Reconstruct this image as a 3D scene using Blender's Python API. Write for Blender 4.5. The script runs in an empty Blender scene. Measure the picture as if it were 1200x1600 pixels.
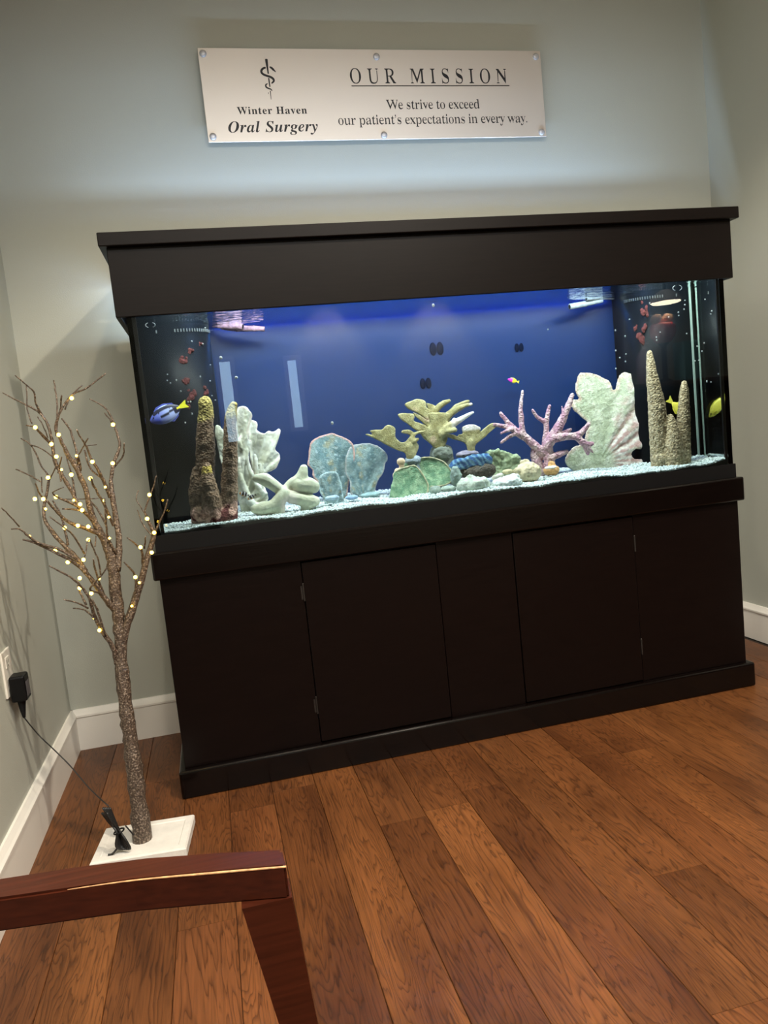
# ---- part A of scene.py
import bpy, bmesh, math, random
import numpy as np
from mathutils import Vector, Matrix, noise as mnoise

random.seed(7)
SC = bpy.context.scene
COL = SC.collection
R_ = math.radians

# ------------------------------------------------------------------ camera
FPX = 1184.73                      # focal length in pixels of a 1200x1600 frame
YAW, PITCH, ROLL = 0.2192, -0.1066, -0.1027
CAM = np.array([-0.7528, -2.702, 0.9775])
def _axes(a, b, c):
    f = np.array([math.sin(a)*math.cos(b), math.cos(a)*math.cos(b), math.sin(b)])
    r = np.array([math.cos(a), -math.sin(a), 0.0]); u = np.cross(r, f)
    return math.cos(c)*r+math.sin(c)*u, -math.sin(c)*r+math.cos(c)*u, f
AX_R, AX_U, AX_F = _axes(YAW, PITCH, ROLL)
cam_data = bpy.data.cameras.new('camera')
cam = bpy.data.objects.new('camera', cam_data); COL.objects.link(cam)
cam_data.sensor_fit = 'HORIZONTAL'; cam_data.sensor_width = 36.0
cam_data.lens = 36.0*FPX/1200.0
cam_data.clip_start = 0.02
M = Matrix.Identity(4)
for i in range(3):
    M[i][0] = AX_R[i]; M[i][1] = AX_U[i]; M[i][2] = -AX_F[i]; M[i][3] = CAM[i]
cam.matrix_world = M
SC.camera = cam

# ------------------------------------------------------------------ world (daylight beyond the windows), exposure
world = bpy.data.worlds.new('world'); SC.world = world; world.use_nodes = True
bg = world.node_tree.nodes['Background']
bg.inputs[0].default_value = (0.62, 0.80, 1.0, 1); bg.inputs[1].default_value = 9.0
SC.view_settings.view_transform = 'Standard'; SC.view_settings.look = 'None'
SC.view_settings.gamma = 1.0; SC.view_settings.use_curve_mapping = False
SC.view_settings.exposure = 0.2
cy = SC.cycles
cy.max_bounces = 14; cy.transmission_bounces = 12; cy.glossy_bounces = 6; cy.diffuse_bounces = 4
cy.transparent_max_bounces = 16
cy.caustics_reflective = False; cy.caustics_refractive = False
cy.sample_clamp_indirect = 6.0; cy.blur_glossy = 0.3
cy.use_denoising = True

# ------------------------------------------------------------------ lamps
def spot(name, loc, power, col, size=150, blend=0.6, radius=0.035, target=None):
    l = bpy.data.lights.new(name, 'SPOT'); l.energy = power; l.color = col
    l.spot_size = R_(size); l.spot_blend = blend; l.shadow_soft_size = radius
    o = bpy.data.objects.new(name, l); COL.objects.link(o); o.location = loc
    if target is not None:
        o.rotation_euler = (Vector(target)-Vector(loc)).to_track_quat('-Z', 'Y').to_euler()
    return o
def area(name, loc, sx, sy, power, col, rot=(0, 0, 0), spread=180):
    l = bpy.data.lights.new(name, 'AREA'); l.shape = 'RECTANGLE'; l.size = sx; l.size_y = sy
    l.energy = power; l.color = col; l.spread = R_(spread)
    o = bpy.data.objects.new(name, l); COL.objects.link(o); o.location = loc; o.rotation_euler = rot
    return o
WARM = (1.0, 0.87, 0.70)
CANS = [(-0.47, -1.27, 30), (0.30, -2.05, 155), (-0.72, -2.15, 40), (1.5, -3.5, 34), (3.6, -2.6, 40), (3.6, -4.8, 40)]
for (x, y, p) in CANS:
    spot('can_light', (x, y, 2.66), p, WARM if y < -2 else (1.0, 0.83, 0.62), (140 if x == 0.30 else 126) if y > -3 else 150, 0.3 if x == 0.30 else 0.5)
for x in (0.60, 1.75):                                    # two cans that wash the rear wall
    spot('can_light', (x, -5.95, 2.66), 130, WARM, 70, 0.5)
PENDANT = (2.78, -3.62, 1.73)
spot('pendant_light', (PENDANT[0], PENDANT[1], PENDANT[2]-0.05), 70, WARM, 110, 0.5)
FILL_PANELS = [(-0.75, -3.3), (0.5, -3.1)]                       # unseen soft fill lights, added behind the camera to lift the ambient light
for (x, y) in FILL_PANELS:
    area('fill_light', (x, y, 2.675), 1.15, 0.55, 56, (1.0, 0.96, 0.90))
AQ = (0.86, 0.97, 0.96)
area('aquarium_strip_light', (0, -0.485, 1.47), 1.78, 0.07, 19, AQ, (R_(24), 0, 0))
area('wall_glow_fill', (0, -0.262, 1.385), 1.84, 0.02, 9.0, (0.52, 0.71, 1.0), (R_(180-22), 0, 0), 150)  # added lamp, throws a stronger glow up the wall through the lid slot
area('waterline_blue_fill', (0, -0.091, 1.362), 1.36, 0.008, 1.3, (0.02, 0.22, 1.0))  # added lamp, makes the bright blue line along the waterline

# ------------------------------------------------------------------ pixel -> place helpers (1200x1600 frame)
DF = 0.5291                        # the front glass stands at y = -DF
XL, XR = -1.3124, 1.2887
def ray(u, w):
    d = AX_F+AX_R*(u-600)/FPX-AX_U*(w-800)/FPX
    return d/np.linalg.norm(d)
def on_y(u, w, y):
    d = ray(u, w); return CAM+d*((y-CAM[1])/d[1])
def on_x(u, w, x):
    d = ray(u, w); return CAM+d*((x-CAM[0])/d[0])
def on_z(u, w, z):
    d = ray(u, w); return CAM+d*((z-CAM[2])/d[2])
def in_tank(u, w, y):              # the point at depth y seen through the front glass and the water
    d = ray(u, w); P = CAM+d*((-DF-CAM[1])/d[1])
    t = np.array([d[0]/1.333, 0, d[2]/1.333]); t[1] = math.sqrt(1-t[0]**2-t[2]**2)
    return P+t*((y-P[1])/t[1])
def px_size(u, w, y):
    return float(np.linalg.norm(in_tank(u+1, w, y)-in_tank(u, w, y)))

def lin(r, g, b):
    f = lambda c: c/12.92 if c <= 0.04045 else ((c+0.055)/1.055)**2.4
    return (f(r/255), f(g/255), f(b/255))

# ------------------------------------------------------------------ materials
def newmat(name):
    m = bpy.data.materials.new(name); m.use_nodes = True
    nt = m.node_tree; return m, nt, nt.nodes['Principled BSDF']
def N(nt, typ, **kw):
    n = nt.nodes.new(typ)
    for k, v in kw.items():
        if k.startswith('i_'): n.inputs[int(k[2:]) if k[2:].isdigit() else k[2:]].default_value = v
        else: setattr(n, k, v)
    return n
def ramp(nt, stops):
    n = nt.nodes.new('ShaderNodeValToRGB'); e = n.color_ramp.elements
    while len(e) < len(stops): e.new(0.5)
    for q, (p, c) in zip(e, stops):
        q.position = p; q.color = (*c, 1) if len(c) == 3 else c
    return n
def add_bump(nt, bsdf, height, strength=0.3, dist=0.002):
    b = N(nt, 'ShaderNodeBump'); b.inputs['Strength'].default_value = strength; b.inputs['Distance'].default_value = dist
    nt.links.new(height, b.inputs['Height']); nt.links.new(b.outputs[0], bsdf.inputs['Normal'])
def plain(name, col, rough=0.5, metal=0.0, noise_scale=0, noise_amt=0.12, bump=0.0, bump_scale=200, coat=0, spec=0.5):
    m, nt, b = newmat(name)
    b.inputs['Base Color'].default_value = (*col, 1); b.inputs['Roughness'].default_value = rough; b.inputs['Metallic'].default_value = metal
    b.inputs['Coat Weight'].default_value = coat; b.inputs['Specular IOR Level'].default_value = spec
    tc = N(nt, 'ShaderNodeTexCoord')
    if noise_scale:
        n = N(nt, 'ShaderNodeTexNoise'); n.inputs['Scale'].default_value = noise_scale; n.inputs['Detail'].default_value = 4
        nt.links.new(tc.outputs['Object'], n.inputs['Vector'])
        r = ramp(nt, [(0.3, tuple(c*(1-noise_amt) for c in col)), (0.7, tuple(min(1, c*(1+noise_amt)) for c in col))])
        nt.links.new(n.outputs[0], r.inputs[0]); nt.links.new(r.outputs[0], b.inputs['Base Color'])
    if bump:
        n = N(nt, 'ShaderNodeTexNoise'); n.inputs['Scale'].default_value = bump_scale; n.inputs['Detail'].default_value = 3
        nt.links.new(tc.outputs['Object'], n.inputs['Vector']); add_bump(nt, b, n.outputs[0], bump)
    return m
def emit(name, col, s):
    m, nt, b = newmat(name)
    b.inputs['Base Color'].default_value = (*col, 1)
    b.inputs['Emission Color'].default_value = (*col, 1); b.inputs['Emission Strength'].default_value = s
    return m
def attr_mat(name, rough=0.7, spot_scale=60, spot_amt=0.25, bump=0.5, bump_scale=140, dist=0.003, voro=False, spec=0.3):
    """colour comes from the mesh's own 'col' attribute (its pigment), mottled by noise"""
    m, nt, b = newmat(name)
    b.inputs['Roughness'].default_value = rough; b.inputs['Specular IOR Level'].default_value = spec
    a = N(nt, 'ShaderNodeAttribute', attribute_name='col'); tc = N(nt, 'ShaderNodeTexCoord')
    n = N(nt, 'ShaderNodeTexNoise'); n.inputs['Scale'].default_value = spot_scale; n.inputs['Detail'].default_value = 5; n.inputs['Roughness'].default_value = 0.65
    nt.links.new(tc.outputs['Object'], n.inputs['Vector'])
    mr = N(nt, 'ShaderNodeMapRange'); mr.inputs[1].default_value = 0.3; mr.inputs[2].default_value = 0.7
    mr.inputs[3].default_value = 1-spot_amt; mr.inputs[4].default_value = 1+spot_amt
    nt.links.new(n.outputs[0], mr.inputs[0])
    mx = N(nt, 'ShaderNodeVectorMath', operation='SCALE')
    nt.links.new(a.outputs['Color'], mx.inputs[0]); nt.links.new(mr.outputs[0], mx.inputs['Scale'])
    nt.links.new(mx.outputs[0], b.inputs['Base Color'])
    if bump:
        if voro:
            v = N(nt, 'ShaderNodeTexVoronoi'); v.inputs['Scale'].default_value = bump_scale
            nt.links.new(tc.outputs['Object'], v.inputs['Vector']); add_bump(nt, b, v.outputs['Distance'], bump, dist)
        else:
            v = N(nt, 'ShaderNodeTexNoise'); v.inputs['Scale'].default_value = bump_scale; v.inputs['Detail'].default_value = 4
            nt.links.new(tc.outputs['Object'], v.inputs['Vector']); add_bump(nt, b, v.outputs[0], bump, dist)
    return m

def wall_mat():
    m, nt, b = newmat('sage_paint')
    b.inputs['Base Color'].default_value = (*lin(183, 186, 176), 1); b.inputs['Roughness'].default_value = 0.55
    b.inputs['Specular IOR Level'].default_value = 0.35
    tc = N(nt, 'ShaderNodeTexCoord')
    n = N(nt, 'ShaderNodeTexNoise'); n.inputs['Scale'].default_value = 260; n.inputs['Detail'].default_value = 3
    nt.links.new(tc.outputs['Object'], n.inputs['Vector']); add_bump(nt, b, n.outputs[0], 0.22, 0.002)
    return m
def wood_mat():
    m, nt, b = newmat('hickory_laminate')
    tc = N(nt, 'ShaderNodeTexCoord'); oi = N(nt, 'ShaderNodeObjectInfo')
    off = N(nt, 'ShaderNodeVectorMath', operation='SCALE'); off.inputs[0].default_value = (13.1, 7.7, 3.3)
    nt.links.new(oi.outputs['Random'], off.inputs['Scale'])
    add = N(nt, 'ShaderNodeVectorMath', operation='ADD')
    nt.links.new(tc.outputs['Object'], add.inputs[0]); nt.links.new(off.outputs[0], add.inputs[1])
    def noise_of(sx, sy, sc, det, dist=0.0):
        mp = N(nt, 'ShaderNodeMapping'); mp.inputs['Scale'].default_value = (sx, sy, 1)
        nt.links.new(add.outputs[0], mp.inputs[0])
        n = N(nt, 'ShaderNodeTexNoise'); n.inputs['Scale'].default_value = sc; n.inputs['Detail'].default_value = det
        n.inputs['Distortion'].default_value = dist
        nt.links.new(mp.outputs[0], n.inputs['Vector']); return n.outputs[0]
    big = noise_of(1, 0.11, 11, 4.0, 0.35)
    mul = N(nt, 'ShaderNodeMath', operation='MULTIPLY'); mul.inputs[1].default_value = 30
    nt.links.new(big, mul.inputs[0])
    fr = N(nt, 'ShaderNodeMath', operation='FRACT'); nt.links.new(mul.outputs[0], fr.inputs[0])
    rg = ramp(nt, [(0.0, (0.40, 0.38, 0.36)), (0.14, (0.68, 0.66, 0.65)), (0.4, (0.95,)*3), (0.85, (1.0,)*3), (1.0, (0.72, 0.71, 0.70))])
    nt.links.new(fr.outputs[0], rg.inputs[0])
    fib = noise_of(260, 7, 1.0, 3)
    fr2 = ramp(nt, [(0.3, (0.78,)*3), (0.65, (1.12,)*3)]); nt.links.new(fib, fr2.inputs[0])
    blot = noise_of(1, 0.35, 7, 3)
    br = ramp(nt, [(0.30, (0.60, 0.56, 0.54)), (0.52, (1.0, 1.0, 1.0)), (0.75, (1.25, 1.26, 1.28))]); nt.links.new(blot, br.inputs[0])
    base = N(nt, 'ShaderNodeRGB'); base.outputs[0].default_value = (*lin(107, 66, 35), 1)
    def mulc(a, c):
        x = N(nt, 'ShaderNodeVectorMath', operation='MULTIPLY'); nt.links.new(a, x.inputs[0]); nt.links.new(c, x.inputs[1]); return x.outputs[0]
    c = mulc(base.outputs[0], rg.outputs[0]); c = mulc(c, fr2.outputs[0]); c = mulc(c, br.outputs[0]); c = mulc(c, oi.outputs['Color'])
    nt.links.new(c, b.inputs['Base Color'])
    b.inputs['Roughness'].default_value = 0.42; b.inputs['Specular IOR Level'].default_value = 0.35
    add_bump(nt, b, fib, 0.12, 0.001)
    return m
def dark_wood(name, col, rough, spec=0.4):
    m, nt, b = newmat(name)
    tc = N(nt, 'ShaderNodeTexCoord'); mp = N(nt, 'ShaderNodeMapping'); mp.inputs['Scale'].default_value = (2, 40, 40)
    nt.links.new(tc.outputs['Object'], mp.inputs[0])
    n = N(nt, 'ShaderNodeTexNoise'); n.inputs['Scale'].default_value = 6; n.inputs['Detail'].default_value = 5
    nt.links.new(mp.outputs[0], n.inputs['Vector'])
    r = ramp(nt, [(0.3, tuple(c*0.75 for c in col)), (0.7, tuple(c*1.25 for c in col))])
    nt.links.new(n.outputs[0], r.inputs[0]); nt.links.new(r.outputs[0], b.inputs['Base Color'])
    b.inputs['Roughness'].default_value = rough; b.inputs['Specular IOR Level'].default_value = spec
    add_bump(nt, b, n.outputs[0], 0.08, 0.001)
    return m
def glass_mat(name, ior):
    m = bpy.data.materials.new(name); m.use_nodes = True; nt = m.node_tree; nt.nodes.clear()
    o = nt.nodes.new('ShaderNodeOutputMaterial'); g = nt.nodes.new('ShaderNodeBsdfGlass')
    g.inputs['Roughness'].default_value = 0; g.inputs['IOR'].default_value = ior
    g.inputs['Color'].default_value = (0.97, 0.995, 0.985, 1)
    nt.links.new(g.outputs[0], o.inputs[0]); return m
def water_mat():
    """a thin air/water boundary: clear seen steeply, mirror-like at grazing angles, with ripples"""
    m = bpy.data.materials.new('water'); m.use_nodes = True; nt = m.node_tree; nt.nodes.clear()
    o = nt.nodes.new('ShaderNodeOutputMaterial'); t = nt.nodes.new('ShaderNodeBsdfTransparent'); g = nt.nodes.new('ShaderNodeBsdfGlossy')
    g.inputs['Roughness'].default_value = 0.0; g.inputs['Color'].default_value = (0.9, 0.97, 1, 1)
    lw = nt.nodes.new('ShaderNodeLayerWeight'); lw.inputs['Blend'].default_value = 0.5; f = nt.nodes.new('ShaderNodeMapRange'); f.interpolation_type = 'SMOOTHSTEP'; f.inputs[1].default_value = 0.68; f.inputs[2].default_value = 0.82; f.inputs[3].default_value = 0.03; nt.links.new(lw.outputs['Facing'], f.inputs[0]); mx = nt.nodes.new('ShaderNodeMixShader')
    tc = nt.nodes.new('ShaderNodeTexCoord'); mp = nt.nodes.new('ShaderNodeMapping'); mp.inputs['Scale'].default_value = (1, 2.2, 1)
    n = nt.nodes.new('ShaderNodeTexNoise'); n.inputs['Scale'].default_value = 16; n.inputs['Detail'].default_value = 2
    nt.links.new(tc.outputs['Object'], mp.inputs[0]); nt.links.new(mp.outputs[0], n.inputs['Vector'])
    b = nt.nodes.new('ShaderNodeBump'); b.inputs['Strength'].default_value = 0.35; b.inputs['Distance'].default_value = 0.02
    nt.links.new(n.outputs[0], b.inputs['Height']); nt.links.new(b.outputs[0], g.inputs['Normal'])
    nt.links.new(f.outputs[0], mx.inputs[0]); nt.links.new(t.outputs[0], mx.inputs[1]); nt.links.new(g.outputs[0], mx.inputs[2])
    nt.links.new(mx.outputs[0], o.inputs[0]); return m

MT = dict(
    wall=wall_mat(), white=plain('white_trim_paint', lin(238, 235, 227), 0.4), ceiling=plain('ceiling_paint', (0.75, 0.74, 0.71), 0.8),
    wood=wood_mat(), sub=plain('dark_underlay', (0.03, 0.018, 0.010), 0.9),
    trimwood=dark_wood('espresso_trim_stain', (0.0030, 0.0017, 0.0014), 0.16, 0.30), espresso=dark_wood('espresso_stain', (0.0042, 0.0022, 0.0019), 0.30, 0.15), canopy=dark_wood('espresso_canopy_stain', (0.0042, 0.0028, 0.0024), 0.42, 0.12),
    black=plain('black_plastic', (0.004, 0.004, 0.0045), 0.4, spec=0.2), gap=plain('black_recess', (0.002, 0.002, 0.002), 0.9),
    pane=glass_mat('pane_glass', 1.5), pane_in=glass_mat('pane_glass_wet_side', 1.5/1.333),
    water=water_mat(), acrylic=plain('black_acrylic', (0.004, 0.0055, 0.008), 0.40, spec=0.06), blue=plain('blue_back_paint', lin(9, 38, 82), 0.3),
    steel=plain('brushed_hinge_metal', (0.05, 0.045, 0.042), 0.4, 0.8), chrome=plain('satin_cap_metal', (0.62, 0.62, 0.64), 0.35, 0.4),
    cherry=dark_wood('cherry_stain', (0.044, 0.009, 0.0035), 0.34, 0.22), ink=plain('black_ink', (0.008, 0.008, 0.010), 0.5),
    bark=None, plaster=plain('white_foam', lin(225, 222, 215), 0.8, noise_scale=30, noise_amt=0.06, bump=0.3),
    led=emit('warm_led', (1.0, 0.62, 0.056), 17), tube=emit('lit_tube', (0.30, 0.50, 1.0), 15), can=emit('lit_can_lens', (1.0, 0.82, 0.6), 6),
    cord=plain('black_cord', (0.012, 0.012, 0.012), 0.45), plastic=plain('ivory_plastic', lin(226, 222, 212), 0.4),
    speck=plain('chalk_white', (0.85, 0.88, 0.88), 0.6), clear=plain('pale_silicone', (0.72, 0.76, 0.78), 0.3), red=plain('red_algae', lin(120, 42, 40), 0.8, noise_scale=120, noise_amt=0.4),
    gravel=None)

# ------------------------------------------------------------------ mesh helpers
def mesh(name, V, F, smooth=False):
    me = bpy.data.meshes.new(name); me.from_pydata([tuple(map(float, v)) for v in V], [], F); me.update()
    if smooth: me.polygons.foreach_set('use_smooth', [True]*len(me.polygons))
    return me
def link(name, me, mat=None, parent=None):
    o = bpy.data.objects.new(name, me); COL.objects.link(o)
    if mat is not None: me.materials.append(mat)
    if parent is not None:
        o.parent = parent
        if parent.type == 'EMPTY': o.matrix_parent_inverse = Matrix.Translation(parent.location).inverted()
    return o
def tag(o, label=None, cat=None, group=None, kind=None):
    if label: o['label'] = label
    if cat: o['category'] = cat
    if group: o['group'] = group
    if kind: o['kind'] = kind
    return o
def thing(name, label, cat, loc=(0, 0, 0), group=None):
    o = bpy.data.objects.new(name, None); COL.objects.link(o); o.location = loc; o.empty_display_size = 0.05
    return tag(o, label, cat, group)
def join(*parts):
    V, F = [], []
    for v, f in parts:
        k = len(V); V += [tuple(x) for x in v]; F += [tuple(i+k for i in q) for q in f]
    return V, F
def box_vf(x0, x1, y0, y1, z0, z1):
    V = [(x, y, z) for z in (z0, z1) for y in (y0, y1) for x in (x0, x1)]
    F = [(0, 2, 3, 1), (4, 5, 7, 6), (0, 1, 5, 4), (2, 6, 7, 3), (0, 4, 6, 2), (1, 3, 7, 5)]
    return V, F
def box(name, x0, x1, y0, y1, z0, z1, mat, parent=None, bev=0.0, seg=2):
    me = mesh(name, *box_vf(x0, x1, y0, y1, z0, z1))
    if bev:
        bm = bmesh.new(); bm.from_mesh(me)
        bmesh.ops.bevel(bm, geom=bm.edges[:], offset=bev, segments=seg, affect='EDGES', profile=0.5)
        bm.to_mesh(me); bm.free()
    return link(name, me, mat, parent)
def tube_vf(pts, rad, n=8, cap=True, closed=False):
    P = [np.array(p, float) for p in pts]; m = len(P)
    if not hasattr(rad, '__len__'): rad = [rad]*m
    V, F = [], []; up = None
    for i in range(m):
        a = P[(i-1) % m] if (closed or i > 0) else P[i]; b = P[(i+1) % m] if (closed or i < m-1) else P[i]
        t = b-a; t = t/(np.linalg.norm(t)+1e-12)
        if up is None:
            up = np.array([0, 0, 1.0]) if abs(t[2]) < 0.9 else np.array([0, 1.0, 0])
        s = np.cross(t, up); s /= np.linalg.norm(s)+1e-12; up = np.cross(s, t)
        for k in range(n):
            an = 2*math.pi*k/n; V.append(P[i]+rad[i]*(math.cos(an)*s+math.sin(an)*up))
    for i in range(m if closed else m-1):
        for k in range(n):
            k2 = (k+1) % n; i2 = (i+1) % m
            F.append((i*n+k, i2*n+k, i2*n+k2, i*n+k2))
    if cap and not closed:
        F.append(tuple(range(n))); F.append(tuple((m-1)*n+k for k in reversed(range(n))))
    return V, F
def smooth_path(pts, rad, sub=4):
    """Catmull-Rom through points with radii"""
    P = [np.array(p, float) for p in pts]; n = len(P); oP, oR = [], []
    for i in range(n-1):
        p0 = P[max(i-1, 0)]; p1 = P[i]; p2 = P[i+1]; p3 = P[min(i+2, n-1)]
        for j in range(sub):
            t = j/sub
            oP.append(0.5*((2*p1)+(-p0+p2)*t+(2*p0-5*p1+4*p2-p3)*t*t+(-p0+3*p1-3*p2+p3)*t**3)); oR.append(rad[i]*(1-t)+rad[i+1]*t)
    oP.append(P[-1]); oR.append(rad[-1]); return oP, oR
def ball_vf(c, rx, ry=None, rz=None, nu=12, nv=8):
    ry = rx if ry is None else ry; rz = rx if rz is None else rz
    V = [(c[0], c[1], c[2]+rz)]; F = []
    for i in range(1, nv):
        th = math.pi*i/nv
        for k in range(nu):
            ph = 2*math.pi*k/nu; V.append((c[0]+rx*math.sin(th)*math.cos(ph), c[1]+ry*math.sin(th)*math.sin(ph), c[2]+rz*math.cos(th)))
    V.append((c[0], c[1], c[2]-rz)); L = len(V)-1
    for k in range(nu):
        F.append((0, 1+k, 1+(k+1) % nu)); F.append((L, 1+(nv-2)*nu+(k+1) % nu, 1+(nv-2)*nu+k))
    for i in range(nv-2):
        for k in range(nu):
            a = 1+i*nu; F.append((a+k, a+nu+k, a+nu+(k+1) % nu, a+(k+1) % nu))
    return V, F
def lathe_vf(c, prof, n=24):
    V, F = [], []
    for (r, z) in prof:
        for k in range(n):
            a = 2*math.pi*k/n; V.append((c[0]+r*math.cos(a), c[1]+r*math.sin(a), c[2]+z))
    m = len(prof)
    for i in range(m-1):
        for k in range(n): F.append((i*n+k, i*n+(k+1) % n, (i+1)*n+(k+1) % n, (i+1)*n+k))
    F.append(tuple(reversed(range(n)))); F.append(tuple((m-1)*n+k for k in range(n)))
    return V, F
def prism_vf(poly3, d):
    """a closed outline of 3-D points swept by vector d"""
    n = len(poly3); d = np.array(d)
    V = [np.array(p) for p in poly3]+[np.array(p)+d for p in poly3]
    F = [tuple(range(n)), tuple(range(2*n-1, n-1, -1))]+[(i, i+n, (i+1) % n+n, (i+1) % n) for i in range(n)]
    return V, F
def fix_normals(me):
    bm = bmesh.new(); bm.from_mesh(me); bmesh.ops.recalc_face_normals(bm, faces=bm.faces[:]); bm.to_mesh(me); bm.free()
def remesh(parts, voxel):
    V, F = join(*parts); me = mesh('tmp', V, F)
    bm = bmesh.new(); bm.from_mesh(me); bmesh.ops.triangulate(bm, faces=bm.faces[:]); bmesh.ops.recalc_face_normals(bm, faces=bm.faces[:]); bm.to_mesh(me); bm.free()
    o = bpy.data.objects.new('tmp', me); COL.objects.link(o)
    md = o.modifiers.new('r', 'REMESH'); md.mode = 'VOXEL'; md.voxel_size = voxel
    sm = o.modifiers.new('s', 'SMOOTH'); sm.factor = 0.5; sm.iterations = 2
    dg = bpy.context.evaluated_depsgraph_get(); ev = o.evaluated_get(dg)
    out = bpy.data.meshes.new_from_object(ev)
    bpy.data.objects.remove(o); bpy.data.meshes.remove(me)
    return out
def coords(me):
    a = np.empty(len(me.vertices)*3); me.vertices.foreach_get('co', a); a = a.reshape(-1, 3)
    n = np.empty(len(me.vertices)*3); me.vertices.foreach_get('normal', n); return a, n.reshape(-1, 3)
def nz(P, s, seed=0.0):
    return np.array([mnoise.noise((p[0]*s+seed, p[1]*s+seed*1.7, p[2]*s-seed)) for p in P])
def organic(name, parts, voxel, mat, parent=None, disp=(), colour=None, warp=None, axis=None):
    """closed shapes fused into one body, roughened, with a pigment attribute"""
    me = remesh(parts, voxel)
    P, Nn = coords(me); P0 = P.copy()
    if warp is not None: P = warp(P)
    for (amp, sc, sd) in disp:
        P = P+Nn*(amp*nz(P0, sc, sd))[:, None]
    me.vertices.foreach_set('co', P.ravel()); me.update()
    me.polygons.foreach_set('use_smooth', [True]*len(me.polygons))
    c = colour(P0, Nn) if callable(colour) else np.tile(np.array(colour), (len(P), 1))
    at = me.attributes.new('col', 'FLOAT_COLOR', 'POINT')
    at.data.foreach_set('color', np.hstack([np.clip(c, 0, 1), np.ones((len(P), 1))]).ravel())
    me.name = name
    return link(name, me, mat, parent)
def set_col(me, fn):
    P, Nn = coords(me); c = fn(P, Nn)
    at = me.attributes.new('col', 'FLOAT_COLOR', 'POINT')
    at.data.foreach_set('color', np.hstack([np.clip(c, 0, 1), np.ones((len(P), 1))]).ravel())
def mixc(a, b, t):
    return np.array(a)[None, :]*(1-t)[:, None]+np.array(b)[None, :]*t[:, None]
def sstep(x, a, b):
    t = np.clip((x-a)/(b-a), 0, 1); return t*t*(3-2*t)

def edge_dist(P, poly):
    """distance in the x-z plane from points to a closed outline"""
    d = np.full(len(P), 9.0); X = P[:, [0, 2]]
    for i in range(len(poly)):
        a = np.array(poly[i-1])[[0, 2]]; b = np.array(poly[i])[[0, 2]]; ab = b-a
        t = np.clip(((X-a)@ab)/(ab@ab+1e-12), 0, 1); d = np.minimum(d, np.linalg.norm(X-(a+t[:, None]*ab), axis=1))
    return d

# ================================================================== the room
WALL, WHT = MT['wall'], MT['white']
def struct(o): return tag(o, kind='structure')
H = 2.7
struct(box('wall_back', XL-0.12, XR+0.12, 0, 0.12, 0, H, WALL))
struct(box('wall_left', XL-0.12, XL, -6.3, 0, 0, H, WALL))
struct(box('wall_right', XR, XR+0.12, -0.95, 0, 0, H, WALL))
struct(box('wall_side', XR+0.12, 5.6, -0.95, -0.83, 0, H, WALL))
struct(box('wall_far', 5.5, 5.6, -6.3, -0.95, 0, H, WALL))
# rear wall with the two narrow windows whose light shows in the aquarium glass
WIN = [(-0.53, -0.42, 1.02, 1.83), (0.15, 0.25, 1.10, 1.79)]
xs = [XL-0.12, WIN[0][0], WIN[0][1], WIN[1][0], WIN[1][1], 5.6]
parts = []
for i in range(5):
    if i in (1, 3):
        w = WIN[i//2]; parts += [box_vf(xs[i], xs[i+1], -6.3, -6.2, 0, w[2]), box_vf(xs[i], xs[i+1], -6.3, -6.2, w[3], H)]
    else: parts.append(box_vf(xs[i], xs[i+1], -6.3, -6.2, 0, H))
struct(link('wall_rear', mesh('wall_rear', *join(*parts)), WALL))
for i, (a, b, c, d) in enumerate(WIN):
    f = struct(link('window_%d' % (i+1), mesh('window_frame', *join(
        box_vf(a-0.04, a, -6.205, -6.18, c-0.04, d+0.04), box_vf(b, b+0.04, -6.205, -6.18, c-0.04, d+0.04),
        box_vf(a, b, -6.205, -6.18, c-0.04, c), box_vf(a, b, -6.205, -6.18, d, d+0.04))), WHT))
    box('pane', a, b, -6.255, -6.249, c, d, MT['pane'], f)
struct(box('ceiling', XL-0.12, 5.6, -6.3, 0.12, H, H+0.1, MT['ceiling']))

# floor: dark underlay with laminate planks laid towards the back wall
floor = struct(box('floor', XL-0.12, 5.6, -6.3, 0.12, -0.05, -0.006, MT['sub']))
PW = 0.1215; X0 = -0.570
JOINT = {1: -0.924, 2: -0.90, 7: -0.818, 5: -1.357, 4: -1.71, 0: -1.62, 3: -2.05, 6: -2.0, -1: -0.62, -3: -1.16, -2: -1.9, 8: -1.25, 9: -0.55, -4: -0.4, -5: -1.4, -6: -0.9, 10: -1.0, 11: -1.5}
TONE = {(1, 0): (0.98, 0.95, 0.92), (1, 1): (0.72, 0.66, 0.62), (2, 0): (1.0, 0.96, 0.92), (2, 1): (1.36, 1.34, 1.28), (0, 0): (1.12, 1.08, 1.0), (-1, 1): (0.86, 0.80, 0.76),
        (3, 0): (0.84, 0.78, 0.74), (4, 0): (0.95, 0.92, 0.88), (5, 0): (1.02, 0.98, 0.94), (5, 1): (0.74, 0.69, 0.65), (6, 0): (0.92, 0.85, 0.80), (7, 1): (1.12, 1.08, 1.0), (7, 0): (0.9, 0.84, 0.8)}
rng = random.Random(5)
k0 = math.ceil((XL-X0)/PW)-1; PLEN = 1.21
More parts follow.
